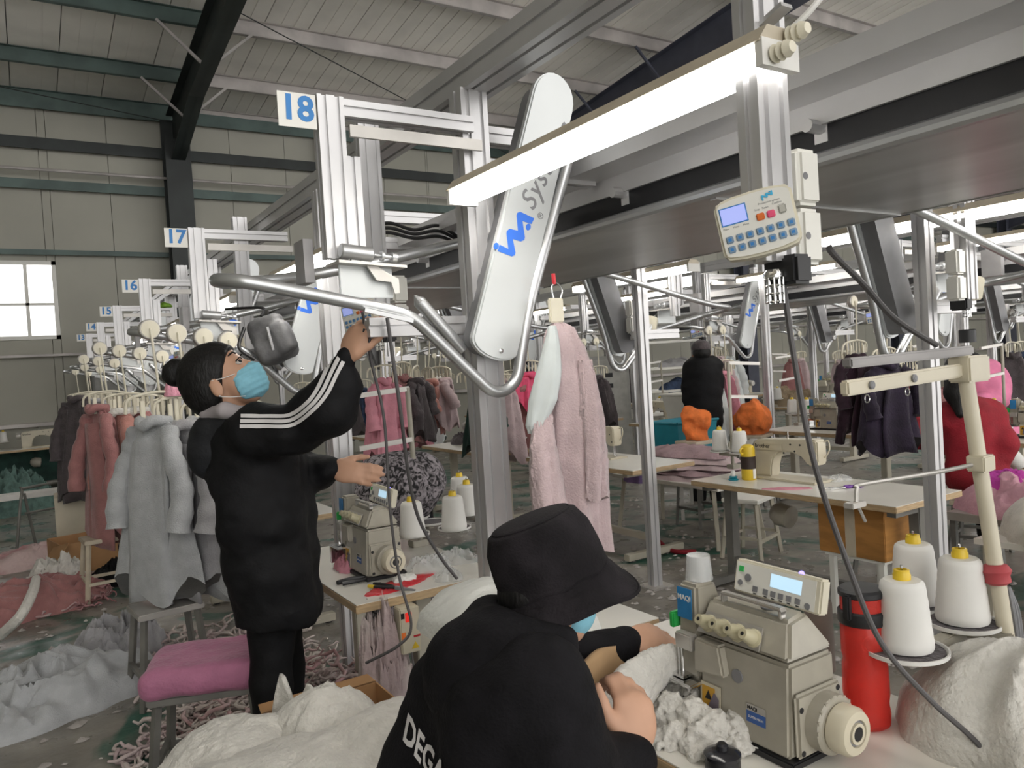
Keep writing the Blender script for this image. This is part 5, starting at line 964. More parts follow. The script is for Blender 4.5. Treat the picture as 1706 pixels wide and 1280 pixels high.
# plum garments beyond, on the second conveyor
for i, (px, py, d, h, w, m_, lb) in enumerate(((1425, 592, 6.2, .70, .18, PLUM, 'plum velvet garment with a white care label on the second conveyor'), (1475, 605, 6.0, .70, .24, mat('dark indigo velvet', (.022, .014, .032), .9, 0, .3, 8, .3, 60, sheen=.15), 'dark indigo garment with torn white threads at its hem'), (1515, 625, 6.3, .60, .13, RED, 'red and orange garment beside the dark indigo one'))):
    jacket(P(px, py, d), h, w, .10, -.5+.2*i, m_, 20+i, lb, 'dark garments on the second conveyor', lining=FLEECEW if i == 2 else None); put_carrier(*(P(px, py, d)+A([0, .05, .42])), 0, 'white roller hanger carrier above the plum garments')
o = MB().box(-.012, .012, -.16, -.158, -.30, -.22).build('care_label', WAX, bpy.data.objects[[q.name for q in bpy.data.objects if q.get('label', '').startswith('plum velvet')][0]])
# pink garments on the near side of tables behind the big upright
for i, (px, py, d, h, w, m_, lb) in enumerate(((638, 632, 6.6, .72, .16, PINKCL, 'bright rose garment hanging behind the lowered hand'), (664, 626, 6.9, .60, .17, FLEECEROSE, 'dull rose garment hanging behind the thread stand'), (690, 632, 6.9, .55, .16, FLEECED, 'dark brown garment hanging behind the thread stand'), (712, 634, 7.2, .50, .16, FLEECECORAL, 'coral garment hanging behind the thread stand'), (735, 632, 7.3, .45, .18, FLEECEP, 'pale pink garment hanging behind the curved rail'), (800, 640, 6.6, .62, .2, GREENCL, 'black green coat hanging beside the big upright'), (1195, 596, 8.2, .70, .15, FLEECEP, 'pale pink garment hanging beside the worker in dark clothes'), (1215, 596, 8.3, .66, .13, LINING, 'white garment hanging beside the worker in dark clothes'))):
    jacket(P(px, py, d), h, w, .1, .3*i, m_, 40+i, lb, 'garments hung in the background'); put_carrier(*(P(px, py, d)+A([0, .05, .42])), .5*i, 'white roller hanger carrier among the background garments')
jacket(P(878, 622, 7.4), .36, .13, .09, .2, HOTPINK, 59, 'hot pink plastic wrapped garment hanging behind the curved rail', 'garments hung in the background', sl=False); put_carrier(*(P(878, 622, 7.4)+A([0, .05, .42])), 0, 'white roller hanger carrier among the background garments')
i = 0
for (xc, sd, ys, nn) in ((CV[0], 1, (6.1, 8.2, 10.3, 12.4), 2), (CV[1], -1, (5.7, 7.8, 9.9, 12.), 2), (CV[1], 1, (4.1, 6.2, 8.3, 10.4, 12.5), 2), (CV[2], -1, (4.6, 6.7, 8.8, 10.9), 2)):
    for y0 in ys:
        for k in range(nn):
            u = 1.48+.2*k; x = xc+sd*u; y = y0+sd*.05; m_ = [FLEECEP, FLEECEROSE, PINKCL, LINING, FLEECED, JEAN][(i*7) % 6]; rz = 0 if sd < 0 else math.pi
            jacket((x, y+sd*.04, 1.30), .7, .18, .06, -1.2+.25*math.sin(i*2.1), m_, 60+i, '%s garment hanging on the %s conveyor' % (['pale pink', 'dusty rose', 'rose pink', 'whitish', 'dark grey', 'navy'][(i*7) % 6], 'second' if xc == CV[1] else 'third' if xc == CV[2] else 'nearest'), 'garments hung in the background', n=24, sl=False)
            put_carrier(x, y, 1.725, rz, 'white roller hanger carrier above a %s background garment' % ['pale pink', 'dusty rose', 'rose pink', 'whitish', 'dark grey', 'navy'][(i*7) % 6]); i += 1
o = heap((0, 0, 0), .06, .05, .03, 5, .4, 3).build('green_cloth', mat('lime cloth', (.25, .48, .06), .8), ang=80); o.location = tuple(P(275, 512, 6.2)); tag(o, 'lime green cloth scrap lying on the arm of a numbered station', 'scrap')

# ---------------------------------------------------------------- background furniture and clutter
c = P(1130, 690, 10.4); t = thing('metal_rack', 'white metal rack with open shelves behind the translucent bin', 'rack', (c[0], c[1], 0), -.5)
for sx in (-1, 1):
    for sy in (-1, 1): MB().box(sx*.45-.02, sx*.45+.02, sy*.22-.02, sy*.22+.02, 0, 1.75).build('post', WHITEP, t)
for z in (.3, .75, 1.05, 1.35, 1.7): MB().box(-.45, .45, -.22, .22, z-.03, z).build('shelf', WHITEP, t)
for i, z in enumerate((.75, 1.05, 1.35)): o = heap((c[0], c[1], z), .3, .16, .12, 140+i, .3, 3).build('folded_cloth', [FLEECED, JEAN, FLEECEG][i], ang=80); tag(o, ['dark grey', 'navy', 'mid grey'][i]+' cloth pile on the white metal rack', 'fabric')
c = P(1012, 680, 11.0); t = thing('control_cabinet', 'tall pale grey control cabinet with meters beyond the pale green machine', 'cabinet', (c[0], c[1], 0), -.5); MB().box(-.3, .3, -.2, .2, 0, 1.55).build('body', mat('pale grey paint', (.42, .42, .40), .5), t, bev=.005); MB().box(-.26, .26, -.212, -.2, .1, 1.5).build('door', mat('pale grey door', (.46, .46, .43), .5), t, bev=.003)
for z in (.95, 1.1, 1.25): MB().box(-.06, .06, -.22, -.212, z, z+.06).build('meter', BLACK, t)
for i, (x, y, z, rx, ry, h, m_, lb) in enumerate(((6.5, 4.2, .70, .22, .28, .20, FLEECEP, 'pale pink cloth pile on a table beyond the dark garments'), (6.45, 6.2, .70, .2, .25, .16, WOODL, 'tan cloth pile on the near side of the second conveyor'), (8.95, 5.0, .70, .24, .3, .28, FLEECEROSE, 'rose cloth pile on the far side of the second conveyor'), (9.0, 7.0, .70, .24, .3, .3, mat('khaki cloth', (.30, .23, .15), .9), 'khaki cloth pile on the far side of the second conveyor'), (6.5, 8.3, .70, .2, .25, .2, LILAC, 'lilac cloth pile on the near side of the second conveyor'), (9.0, 9.2, .70, .24, .3, .25, JEAN, 'navy cloth pile on the far side of the second conveyor'), (11.35, 7.2, .70, .24, .3, .25, FLEECED, 'dark cloth pile along the third conveyor'), (3.95, 7.3, .70, .16, .2, .12, FLEECED, 'dark scrap pile beside the boxy cream machine'), (6.5, 2.2, .70, .2, .2, .18, FLEECEW, 'white cloth pile before the red jumper worker'), (2.4, 5.6, 0, .3, .25, .16, FLEECED, 'dark cuttings heap on the floor under the tray'), (3.3, 5.3, 0, .22, .2, .14, HOTPINK, 'hot pink cloth dropped by the shiny white table'), (3.5, 5.5, 0, .2, .16, .12, JEAN, 'navy cloth dropped beside the hot pink one'), (1.95, 4.4, 0, .25, .2, .2, LEOP, 'mottled print offcuts on the floor by the big upright'))):
    o = heap((x, y, z), rx, ry, h, 150+i, .3, 3.2).build('cloth_pile', m_, ang=80); tag(o, lb, 'fabric')
# cables slung over the tray edge
for i in range(3): cable([P(612+i*4, 378+i*6, 3.3), P(650, 372+i*8, 3.4), P(690, 383+i*7, 3.5), P(730, 376+i*9, 3.6), P(765, 396+i*5, 3.7)], .008, 'dark cable slung along the frame above the tray', BLACK, group='cables slung above the tray')
b = MB(); b.tube(smooth_path([P(607, 548, 2.42), P(604, 566, 2.42), P(609, 576, 2.42), P(616, 566, 2.42), P(612, 548, 2.42)], 6), .004, 8); o = b.build('cable_loop', BLACK); tag(o, 'small black cable loop dangling by the raised hand', 'cable')
# ---------------------------------------------------------------- people
from mathutils.bvhtree import BVHTree
def hand(Wp, d, nb, ts, curl=.5, spread=.0, s=1., thumb=(.6, .75, -.25), tc=.4):
    """capsules of a five-finger hand. d: to the fingers, nb: back normal, ts: thumb side"""
    d = nrm(d); nb = nrm(A(nb)-d*(A(nb)@d)); ts = nrm(np.cross(nb, d)*math.copysign(1, np.cross(nb, d)@A(ts))); W_ = A(Wp, float); pr = []
    M_ = np.stack([d, ts, nb], 1); pr.append(s_ell(W_+d*.048*s, (.052*s, .041*s, .0175*s), M_)); pr.append(s_ell(W_+d*.03*s+ts*.022*s-nb*.006*s, (.034*s, .018*s, .017*s), M_))
    L = ((.043, .025, .020), (.047, .029, .021), (.043, .027, .020), (.034, .020, .018))
    for i, l in enumerate(L):
        off = (.029, .010, -.010, -.028)[i]; p = W_+(d*(.084, .088, .084, .076)[i]+ts*off)*s; a = curl*(.55+.08*i); dd = d+ts*spread*(1.5-i)*.25
        dd = nrm(dd)
        for j, ll in enumerate(l):
            v = nrm(dd*math.cos(a)-nb*math.sin(a)); q = p+v*ll*s; pr.append(s_cap(p, q, (.0092-.0008*j)*s*(.9 if i == 3 else 1), (.0086-.0009*j)*s*(.9 if i == 3 else 1))); p = q; a += curl*(.95 if j == 0 else .6)
    v = nrm(d*thumb[0]+ts*thumb[1]+nb*thumb[2]); p = W_+(d*.022+ts*.030-nb*.004)*s
    for j, ll in enumerate((.040, .031, .025)):
        q = p+v*ll*s; pr.append(s_cap(p, q, (.0125-.0015*j)*s, (.011-.0015*j)*s)); p = q; v = nrm(v+(d*.35-ts*.35-nb*.25)*tc)
    return pr
def headset(c, f, u, sc):
    f = nrm(f); u = nrm(A(u)-f*(A(u)@f)); s = np.cross(u, f); M_ = np.stack([f, s, u], 1); L = lambda x, y, z: A(c)+(f*x+s*y+u*z)*sc; r = lambda *q: tuple(v*sc for v in q)
    pr = [s_ell(L(-.012, 0, .022), r(.098, .078, .090), M_), s_ell(L(.045, 0, -.03), r(.056, .062, .085), M_), s_ell(L(.058, 0, -.092), r(.036, .040, .032), M_), s_ell(L(.104, 0, -.028), r(.018, .012, .022), M_), s_cap(L(.096, 0, .0), L(.112, 0, -.034), .009*sc, .012*sc), s_ell(L(.09, 0, -.065), r(.013, .026, .012), M_),
          s_ell(L(.078, .03, -.03), r(.02, .02, .022), M_), s_ell(L(.078, -.03, -.03), r(.02, .02, .022), M_)]
    for q in (-1, 1): pr += [s_ell(L(-.004, q*.086, -.036), r(.020, .009, .031), M_), s_ell(L(-.008, q*.084, -.052), r(.011, .010, .014), M_)]
    return pr, L, M_, r
def bvh(o): me = o.data; return BVHTree.FromPolygons([v.co for v in me.vertices], [tuple(p.vertices) for p in me.polygons])
def cast(tree, px, py, off=.003):
    rd = Vector(ray(px, py)).normalized(); h = tree.ray_cast(Vector((0, 0, H)), rd)
    if h[0] is None: return None
    return A(h[0])+A(h[1])*off
def ribbon(tree, path, w, name, m, parent, k=6, off=.003, rows=3):
    q = smooth_path([(x, y, 0) for x, y in path], k); V = []; n_ = len(q)
    for i, p in enumerate(q):
        t_ = nrm(q[min(i+1, n_-1)]-q[max(i-1, 0)]); s = A([-t_[1], t_[0]])
        for j in range(rows+1): v = cast(tree, p[0]+s[0]*w*(j/rows-.5), p[1]+s[1]*w*(j/rows-.5), off); V.append(v)
    for i, v in enumerate(V):
        if v is None: V[i] = next((V[j] for j in list(range(i, -1, -1))+list(range(i, len(V))) if V[j] is not None), A([0, 0, 0]))
    r1 = rows+1; mb = MB(); mb.add(V, [(i*r1+j, i*r1+j+1, (i+1)*r1+j+1, (i+1)*r1+j) for i in range(n_-1) for j in range(rows)]); o = mb.build(name, m, parent, ang=80); return o
wr = lambda sc, am: (lambda g: am*fbm(np.stack([g[..., 0]*sc, g[..., 1]*sc, g[..., 2]*sc*1.8], -1), 2))
# ---- woman in the striped coat
D0 = 2.75; W0 = thing('person', 'woman in black coat with white sleeve stripes and blue mask reaching up to the rail', 'person', (*P(462, 1040, D0)[:2], 0)); B0 = A(W0.location)
def add(prims, h, name, m, root, **k):
    o = surf(prims, h, name, m, None, **k); me = o.data; me.transform(Matrix.Translation(-Vector(root.location))); o.parent = root; return o
fwh = nrm(A([FW[0], FW[1], 0])); ft = math.radians(32); fh = RI*math.cos(ft)+UP*math.sin(ft)+FW*.06; uh = UP*math.cos(ft)-RI*math.sin(ft)
hc = P(367, 630, 2.70); hp, L, HM, rr = headset(hc, fh, uh, 1.10)
sh, el, wrp = P(430, 722, 2.60), P(549, 684, 2.50), P(577, 598, 2.44); sh2, el2, wr2 = P(462, 745, 2.92), P(508, 792, 2.95), P(548, 784, 2.86)
hipz = A([*P(458, 1000, D0)[:2], .86]); ank = [A([*P(455, 1100, D0)[:2], .09])+fwh*s*.09 for s in (-1, 1)]; kn = [A([*P(462, 1100, D0)[:2], .47])+fwh*s*.08 for s in (-1, 1)]
skin = hp+[s_cap(L(-.02, 0, -.05), P(404, 706, D0), .054, .062), s_cap(P(404, 706, D0), P(440, 820, D0), .07, .09), s_cap(P(440, 820, D0), hipz, .09, .10)]+chain([sh, el, wrp+A([0, 0, .0])], [.045, .036, .026])+chain([sh2, el2, wr2], [.045, .036, .026])
skin += [s_cap(P(404, 715, D0), sh, .06, .045), s_cap(P(404, 715, D0), sh2, .06, .045)]
for s in (0, 1): skin += chain([hipz, kn[s], ank[s]], [.075, .048, .034])+[s_cap(ank[s]-A([0, 0, .05]), ank[s]+RI*.14-A([0, 0, .06]), .032, .028)]
skin += hand(P(576, 594, 2.435), UP*.85+RI*.45+FW*.05, -FW*.80-RI*.45+UP*.1, RI, .72, .1, 1.12, thumb=(.95, .35, -.30), tc=.3)+hand(P(554, 783, 2.85), RI*.97-UP*.10-FW*.15, -FW*.85+UP*.25, UP, .38, .10, 1.08, thumb=(.85, .45, -.2), tc=.3)
add(skin, .0065, 'body', SKIN, W0, k=.012)
off = fwh*.06; co = []
for s in (-1, 1): co += chain([P(420, 740, D0)+off*s, P(434, 785, D0)+off*s, P(448, 860, D0)+off*s, P(456, 940, D0)+off*s, P(466, 1010, D0)+off*s, P(466, 1030, D0)+off*s], [.118, .142, .146, .150, .130, .120])
co += [s_cap(P(392, 722, D0), P(440, 735, 2.66), .075, .10), s_ell(P(397, 728, D0), (.13, .13, .085))]
co += chain([sh, P(490, 716, 2.55), el, P(565, 640, 2.47), P(572, 608, 2.44)], [.098, .078, .084, .062, .043])+chain([sh2, el2, P(532, 787, 2.90), P(548, 783, 2.86)], [.09, .072, .06, .046])
hem = P(470, 1026, D0)
cot = add(co, .011, 'coat', BLKCOAT, W0, k=.035, disp=lambda g: wr(6, .014)(g)+wr(20, .004)(g), planes=[(hem, A([-.12*RI[0], -.12*RI[1], -1]))])
add(chain([P(573, 608, 2.44), P(577, 594, 2.436)], [.034, .031])+[], .006, 'cuff', BLKCOAT, W0, k=.005)
add([s_ell(P(350, 742, 2.70), (.075, .085, .10)), s_ell(P(345, 768, 2.72), (.055, .075, .06)), s_cap(P(352, 712, 2.66), P(395, 700, 2.62), .045, .035), s_cap(P(360, 712, 2.82), P(405, 702, 2.84), .045, .035)], .010, 'hood', mat('black hood cloth', (.005, .006, .009), .7, 0, .3, 12, .15), W0, k=.04, disp=wr(12, .006))
add(chain([P(345, 690, 2.66), P(375, 684, 2.60), P(410, 690, 2.60), P(445, 705, 2.64)], [.022, .026, .024, .018])+chain([P(345, 690, 2.66), P(365, 680, 2.82), P(410, 684, 2.86), P(445, 705, 2.64)], [.022, .026, .024, .018]), .008, 'hood_lining', mat('pale hood lining', (.33, .30, .31), .8), W0, k=.02)
leg = []
for s in (0, 1): leg += chain([hipz, kn[s], ank[s]+A([0, 0, .01])], [.10, .068, .058])
add(leg, .012, 'trousers', BLKCOAT, W0, k=.03, disp=wr(14, .004))
for s in (0, 1): add([s_cap(ank[s]-A([0, 0, .05]), ank[s]+RI*.14-A([0, 0, .055]), .044, .04), s_cap(ank[s], ank[s]-A([0, 0, .05]), .045, .045)], .01, 'shoe', BLACK, W0, k=.02, planes=[((0, 0, .0), (0, 0, -1))])
# hair, bun, face
pl = (L(.034, 0, 0), HM@nrm([.80, 0, -.60]))
add([s_ell(L(-.016, 0, .022), rr(.112, .089, .103), HM), s_ell(L(-.055, 0, -.035), rr(.07, .074, .07), HM)], .006, 'hair', HAIR, W0, k=.04, planes=[pl], disp=lambda g: .0015*fbm(g*60, 2))
add([s_ell(P(294, 621, 2.72), (.048, .044, .050)), s_ell(P(312, 636, 2.72), (.03, .03, .03))], .006, 'hair_bun', HAIR, W0, k=.02, disp=lambda g: .004*fbm(g*40, 2)); b = MB(); b.tube([P(318, 632, 2.72)-B0+(UP*math.cos(a)*.032+FW*math.sin(a)*.032) for a in np.linspace(0, 2*math.pi, 18)], .006, 8); b.build('hair_tie', BLACK, W0)
mk = add([s_ell(L(.060, 0, -.058), rr(.066, .066, .066), HM), s_cap(L(.11, 0, -.03), L(.098, 0, -.085), .02*1.1, .022*1.1)], .005, 'face_mask', MASKM, W0, k=.02, planes=[(L(.052, 0, 0), HM@A([-1, 0, .18])), (L(.1, 0, -.008), HM@A([-.3, 0, 1])), (L(.07, 0, -.118), HM@A([-.45, 0, -1]))], disp=lambda g: .0018*np.sin(((g-A(hc))@HM)[..., 2]*330))
for q in (1, -1):
    b = MB(); b.tube(smooth_path([L(.06, q*.058, -.025)-B0, L(.025, q*.078, -.02)-B0, L(-.004, q*.092, -.012)-B0], 5), .0016, 6); b.tube(smooth_path([L(.05, q*.055, -.10)-B0, L(.02, q*.074, -.085)-B0, L(-.01, q*.088, -.066)-B0], 5), .0016, 6); b.build('ear_loop', WAX, W0)
    b = MB(); b.ell(L(.0835, q*.040, .003)-B0, (.0115, .0115, .0075), 14, 10); e = b.build('eye', mat('eye white', (.6, .56, .52), .3), W0); b = MB(); b.ell(L(.0900, q*.0435, .004)-B0, (.0066, .0066, .0066), 12, 8); b.build('iris', BLACK, e)
    b = MB(); b.tube(smooth_path([L(.088, q*.030, .036)-B0, L(.085, q*.045, .040)-B0, L(.070, q*.060, .034)-B0], 5), [.003]*10+[.001], 6); b.build('eyebrow', HAIR, W0); b = MB(); b.tube(smooth_path([L(.096, q*.028, .010)-B0, L(.095, q*.042, .0155)-B0, L(.082, q*.056, .008)-B0], 5), .0022, 6); b.build('eyelid', HAIR, W0)
b = MB(); b.ell(L(-.006, -.094, -.066)-B0, (.004, .004, .004), 10, 6); b.build('earring', CHROME, W0)
# sleeve stripes
cot.data.transform(Matrix.Translation(Vector(B0))); tr = bvh(cot); cot.data.transform(Matrix.Translation(-Vector(B0)))
for k in range(3):
    o_ = k*8.5; pth = [(402-o_*.1, 694+o_), (440, 694+o_), (482+o_*.25, 692+o_), (512+o_*.55, 672+o_*.75), (530+o_*.9, 648+o_*.5), (546+o_, 614+o_*.4), (558+o_*.95, 590+o_*.5)]
    o = ribbon(tr, pth, 6.0, 'sleeve_stripe', STRIPE, W0, off=.004); o.data.transform(Matrix.Translation(-Vector(B0)))
# ---- seated worker in the bucket hat (faces +x)
nk = P(872, 1050, 1.48); SB = thing('person', 'seated worker in black bucket hat and black hoodie feeding fleece into the overlock machine', 'person', (.60, 1.24, 0)); ns, fs = P(892, 1150, 1.31), P(802, 1092, 1.58)
nel, nwr = P(948, 1308, 1.27), P(1052, 1262, 1.41); fel, fwr = P(940, 1105, 1.70), P(1036, 1074, 1.79); axh = nrm(UP*.93-RI*.36); bc = P(936, 1003, 1.50)+axh*.048; hcs = bc+axh*.005; hip = A([.60, 1.24, .50])
fh2 = nrm(RI*.80+FW*.45-UP*.34); uh2 = axh; hp2, L2, HM2, r2 = headset(hcs, fh2, uh2, .95)
kn2 = [A([1.0, 1.24+s*.12, .47]) for s in (-1, 1)]; an2 = [A([.98, 1.24+s*.12, .08]) for s in (-1, 1)]
sk = hp2+[s_cap(L2(-.03, 0, -.05), nk-A([.03, 0, .02]), .055, .065), s_cap(nk-A([.03, 0, .05]), hip+A([0, 0, .05]), .09, .11), s_cap(ns, fs, .05)]+chain([ns, nel, nwr], [.045, .036, .026])+chain([fs, fel, fwr], [.045, .036, .026])
for s in (0, 1): sk += chain([hip, kn2[s], an2[s]], [.08, .05, .036])+[s_cap(an2[s]-A([0, 0, .04]), an2[s]+A([.14, 0, -.05]), .034, .03)]
sk += hand(P(1052, 1068, 1.78), RI*.80-UP*.06+FW*.55, UP*.75-FW*.6, -FW*.5-UP*.5, .55, .08, 1.02)+hand(P(1064, 1255, 1.42), UP*.85+FW*.35-RI*.05, -FW*.82+UP*.35+RI*.30, -RI, 1.15, .05, 1.08, thumb=(.85, .5, .15), tc=.35)
add(sk, .0065, 'body', SKIN, SB, k=.012)
ho = []
for s in (-1, 1): ho += chain([hip+A([-.02, s*.08, -.03]), A([.63, 1.24+s*.085, .70]), A([.715, 1.24+s*.085, .88])], [.15, .145, .135])
ho += [s_cap(ns, fs, .085, .072), s_cap(ns*.8+fs*.2-A([.05, 0, .04]), fs*.8+ns*.2-A([.05, 0, .04]), .10, .088)]+chain([ns, ns*.5+nel*.5+A([.0, -.01, -.01]), nel, nwr], [.095, .085, .075, .045])+chain([fs, fs*.5+fel*.5, fel, fwr], [.080, .072, .064, .047])
hoo = add(ho, .010, 'hoodie', HOODIE, SB, k=.04, disp=lambda g: wr(8, .009)(g)+wr(25, .003)(g))
add([s_cap(P(815, 1040, 1.50), P(850, 1080, 1.36), .042, .05), s_cap(P(815, 1040, 1.50), P(850, 1022, 1.60), .04, .04), s_cap(P(850, 1075, 1.36), P(930, 1075, 1.36), .05, .04), s_ell(P(795, 1112, 1.40), (.07, .10, .085)), s_ell(P(770, 1150, 1.38), (.06, .10, .09))], .009, 'hood', HOODIE, SB, k=.05, disp=wr(13, .006))
tz = []
for s in (0, 1): tz += chain([hip+A([0, (s*2-1)*.06, 0]), kn2[s], an2[s]], [.11, .075, .055])
add(tz, .013, 'trousers', BLKCOAT, SB, k=.03)
for s in (0, 1): add([s_cap(an2[s]-A([0, 0, .045]), an2[s]+A([.14, 0, -.05]), .042, .038)], .01, 'shoe', BLACK, SB, k=.02, planes=[((0, 0, 0), (0, 0, -1))])
add([s_ell(L2(-.012, 0, .015), r2(.100, .082, .095), HM2), s_ell(L2(-.05, 0, -.05), r2(.06, .066, .06), HM2)], .008, 'hair', HAIR, SB, k=.03, planes=[(L2(.03, 0, 0), HM2@nrm([.8, 0, -.6]))])
add([s_ell(L2(.052, 0, -.055), r2(.058, .060, .060), HM2)], .006, 'face_mask', MASKM, SB, k=.02, planes=[(L2(.05, 0, 0), HM2@A([-1, 0, .2])), (L2(.1, 0, -.01), HM2@A([0, 0, 1]))])
# hat: crown + drooping brim about a tilted axis
e1 = nrm(np.cross(axh, [0, 1, 0])); e2 = np.cross(axh, e1); Lh = .128
def hatpt(u, v, th=0.):
    a = 2*math.pi*u; pr = [(0, Lh*1.02), (.045, Lh*1.01), (.068, Lh*.985), (.085, Lh*.92), (.097, Lh*.70), (.102, Lh*.35), (.105, .0), (.112, -.012), (.123, -.030), (.133, -.045), (.137, -.052)]
    f = v*(len(pr)-1); i = min(int(f), len(pr)-2); t_ = f-i; r = pr[i][0]*(1-t_)+pr[i+1][0]*t_; h = pr[i][1]*(1-t_)+pr[i+1][1]*t_
    w = .006*math.sin(3*a+1)+.004*math.sin(7*a+h*40)*min(1, v*1.5); dr_ = (.010*math.sin(2*a+.5)+.006*math.sin(5*a)) if v > .7 else .004*math.sin(9*a+5*h*10)
    r *= 1.07; return bc+axh*(h+dr_*(v > .55)*v)+(e1*math.cos(a)+e2*math.sin(a))*(r+w*v)-A(SB.location)
b = MB(); b.grid(lambda u, v: hatpt(u, v), 72, 40, wu=True); o = b.build('bucket_hat', HATM, SB, ang=80); md = o.modifiers.new('t', 'SOLIDIFY'); md.thickness = .003
b = MB(); b.tube([hatpt(u, .598)+axh*0 for u in np.linspace(0, 1, 73)], .0022, 6); b.build('hat_seam', HATM, o)
b = MB(); b.tube([hatpt(u, .955) for u in np.linspace(0, 1, 73)], .0018, 6); b.build('hat_seam', HATM, o); b = MB(); b.tube([hatpt(u, .235) for u in np.linspace(0, 1, 73)], .002, 6); b.build('hat_seam', HATM, o)
# lettering printed on the back of the hoodie
hoo.data.transform(Matrix.Translation(Vector(SB.location))); tr = bvh(hoo); hoo.data.transform(Matrix.Translation(-Vector(SB.location)))
cu = bpy.data.curves.new('t', 'FONT'); cu.body = 'DEGA'; cu.size = 1; cu.align_x = 'LEFT'; cu.align_y = 'CENTER'; cu.offset = .03; cu.resolution_u = 2; to = bpy.data.objects.new('t', cu); COL.objects.link(to); me = bpy.data.meshes.new_from_object(to.evaluated_get(bpy.context.evaluated_depsgraph_get())); bpy.data.objects.remove(to); me.materials.clear()
bm = bmesh.new(); bm.from_mesh(me); bmesh.ops.triangulate(bm, faces=bm.faces); bmesh.ops.subdivide_edges(bm, edges=bm.edges, cuts=1)
bad = []
for v in bm.verts:
    x, y = v.co.x, v.co.y; q = cast(tr, 676+x*24+y*12, 1212+x*34-y*62, .003)
    if q is None: bad.append(v)
    else: v.co = Vector(q-A(SB.location))
bmesh.ops.delete(bm, geom=bad, context='VERTS'); bm.to_mesh(me); bm.free(); ob('back_print', me, STRIPE, SB)
stool(.58, 1.24, .42, .34, .30, 0, 'stool under the seated worker in the bucket hat', WOODL)
# ---- background workers
def worker(root, pr_body, cloth, hairp, skinp, cm, label=None, h=.016, pants=None):
    add(skinp, h*.7, 'body', SKIN, root, k=.02); add(cloth, h, 'top', cm, root, k=.05, disp=wr(8, .010))
    if hairp: add(hairp, h*.7, 'hair', HAIR, root, k=.03)
    if pants: add(pants, h, 'trousers', BLKCOAT, root, k=.04)
d = 5.3; rw = thing('person', 'seated worker with long black hair in a red jumper, back turned', 'person', (*P(1625, 730, d)[:2], 0)); hc3 = P(1598, 618, d); fx = nrm(A([.9, .35, 0]))
hp3, L3, M3, r3 = headset(hc3, fx, (0, 0, 1), 1.); bz = A([rw.location.x, rw.location.y, .45])
worker(rw, None, [s_ell(P(1620, 735, d), (.20, .17, .30)), s_ell(P(1620, 695, d), (.19, .15, .14)), s_cap(P(1588, 692, d), P(1642, 690, d), .10), s_ell(bz+A([0, 0, .12]), (.22, .2, .18))]+chain([P(1648, 692, d), P(1672, 738, d-.1), P(1668, 758, d-.1)], [.095, .085, .07])+chain([P(1578, 695, d), P(1566, 740, d+.2)], [.09, .08]),
       [s_ell(L3(-.01, 0, .02), r3(.108, .09, .10), M3)]+chain([P(1596, 630, d-.06), P(1594, 655, d-.10), P(1600, 690, d-.16)], [.085, .075, .03]), hp3+[s_cap(hc3, P(1612, 690, d), .05, .06), s_cap(P(1612, 690, d), bz, .09, .1)]+chain([P(1668, 758, d-.1), P(1700, 775, d+.05)], [.035, .03])+hand(P(1700, 775, d+.05), RI, UP, -FW, .4), RED, pants=chain([bz, bz+fx*.4], [.12, .09])+chain([bz+fx*.4, bz+fx*.4-A([0, 0, .38])], [.08, .06]))
add(chain([P(1676, 752, d-.1), P(1694, 770, d)], [.06, .055]), .012, 'oversleeve', WAX, rw, k=.01)
stool(bz[0], bz[1], .40, .34, .3, .3, 'stool under the worker in the red jumper', WOODL)
d = 6.9; pw = thing('person', 'worker in a bright pink hooded jacket bent over a machine', 'person', (*P(1650, 650, d)[:2], 0)); hc4 = P(1614, 610, d); f4 = nrm(-RI*.9-UP*.35-FW*.1); hp4, L4, M4, r4 = headset(hc4, f4, UP, 1.); bz = A([pw.location.x+.05, pw.location.y, .45])
PKJ = mat('bright pink jacket', (.75, .22, .38), .8, 0, .08, 10, .2)
worker(pw, None, [s_ell(P(1645, 645, d), (.20, .18, .26)), s_ell(P(1634, 616, d), (.07, .08, .07)), s_cap(P(1632, 622, d), P(1655, 635, d), .12), s_ell(bz+A([0, 0, .15]), (.2, .2, .2))]+chain([P(1658, 635, d-.1), P(1662, 665, d-.15), P(1630, 668, d-.2)], [.09, .08, .06]), [s_ell(L4(-.02, 0, .02), r4(.112, .09, .105), M4)], hp4+[s_cap(hc4, P(1630, 630, d), .05, .06), s_cap(P(1632, 640, d), bz, .09, .1)]+hand(P(1628, 668, d-.2), -RI, UP, -FW, .4), PKJ, pants=chain([bz, bz-RI*.35], [.12, .09])+chain([bz-RI*.35, bz-RI*.35-A([0, 0, .38])], [.08, .06]))
stool(bz[0], bz[1], .40, .34, .3, .3, 'stool under the worker in the pink jacket', WOODL)
d = 7.9; dw = thing('person', 'standing worker in dark clothes and grey cap, back turned', 'person', (*P(1172, 680, d)[:2], 0)); hc5 = P(1168, 588, d); hp5, L5, M5, r5 = headset(hc5, FW, (0, 0, 1), 1.); bx5 = A([dw.location.x, dw.location.y, 0])
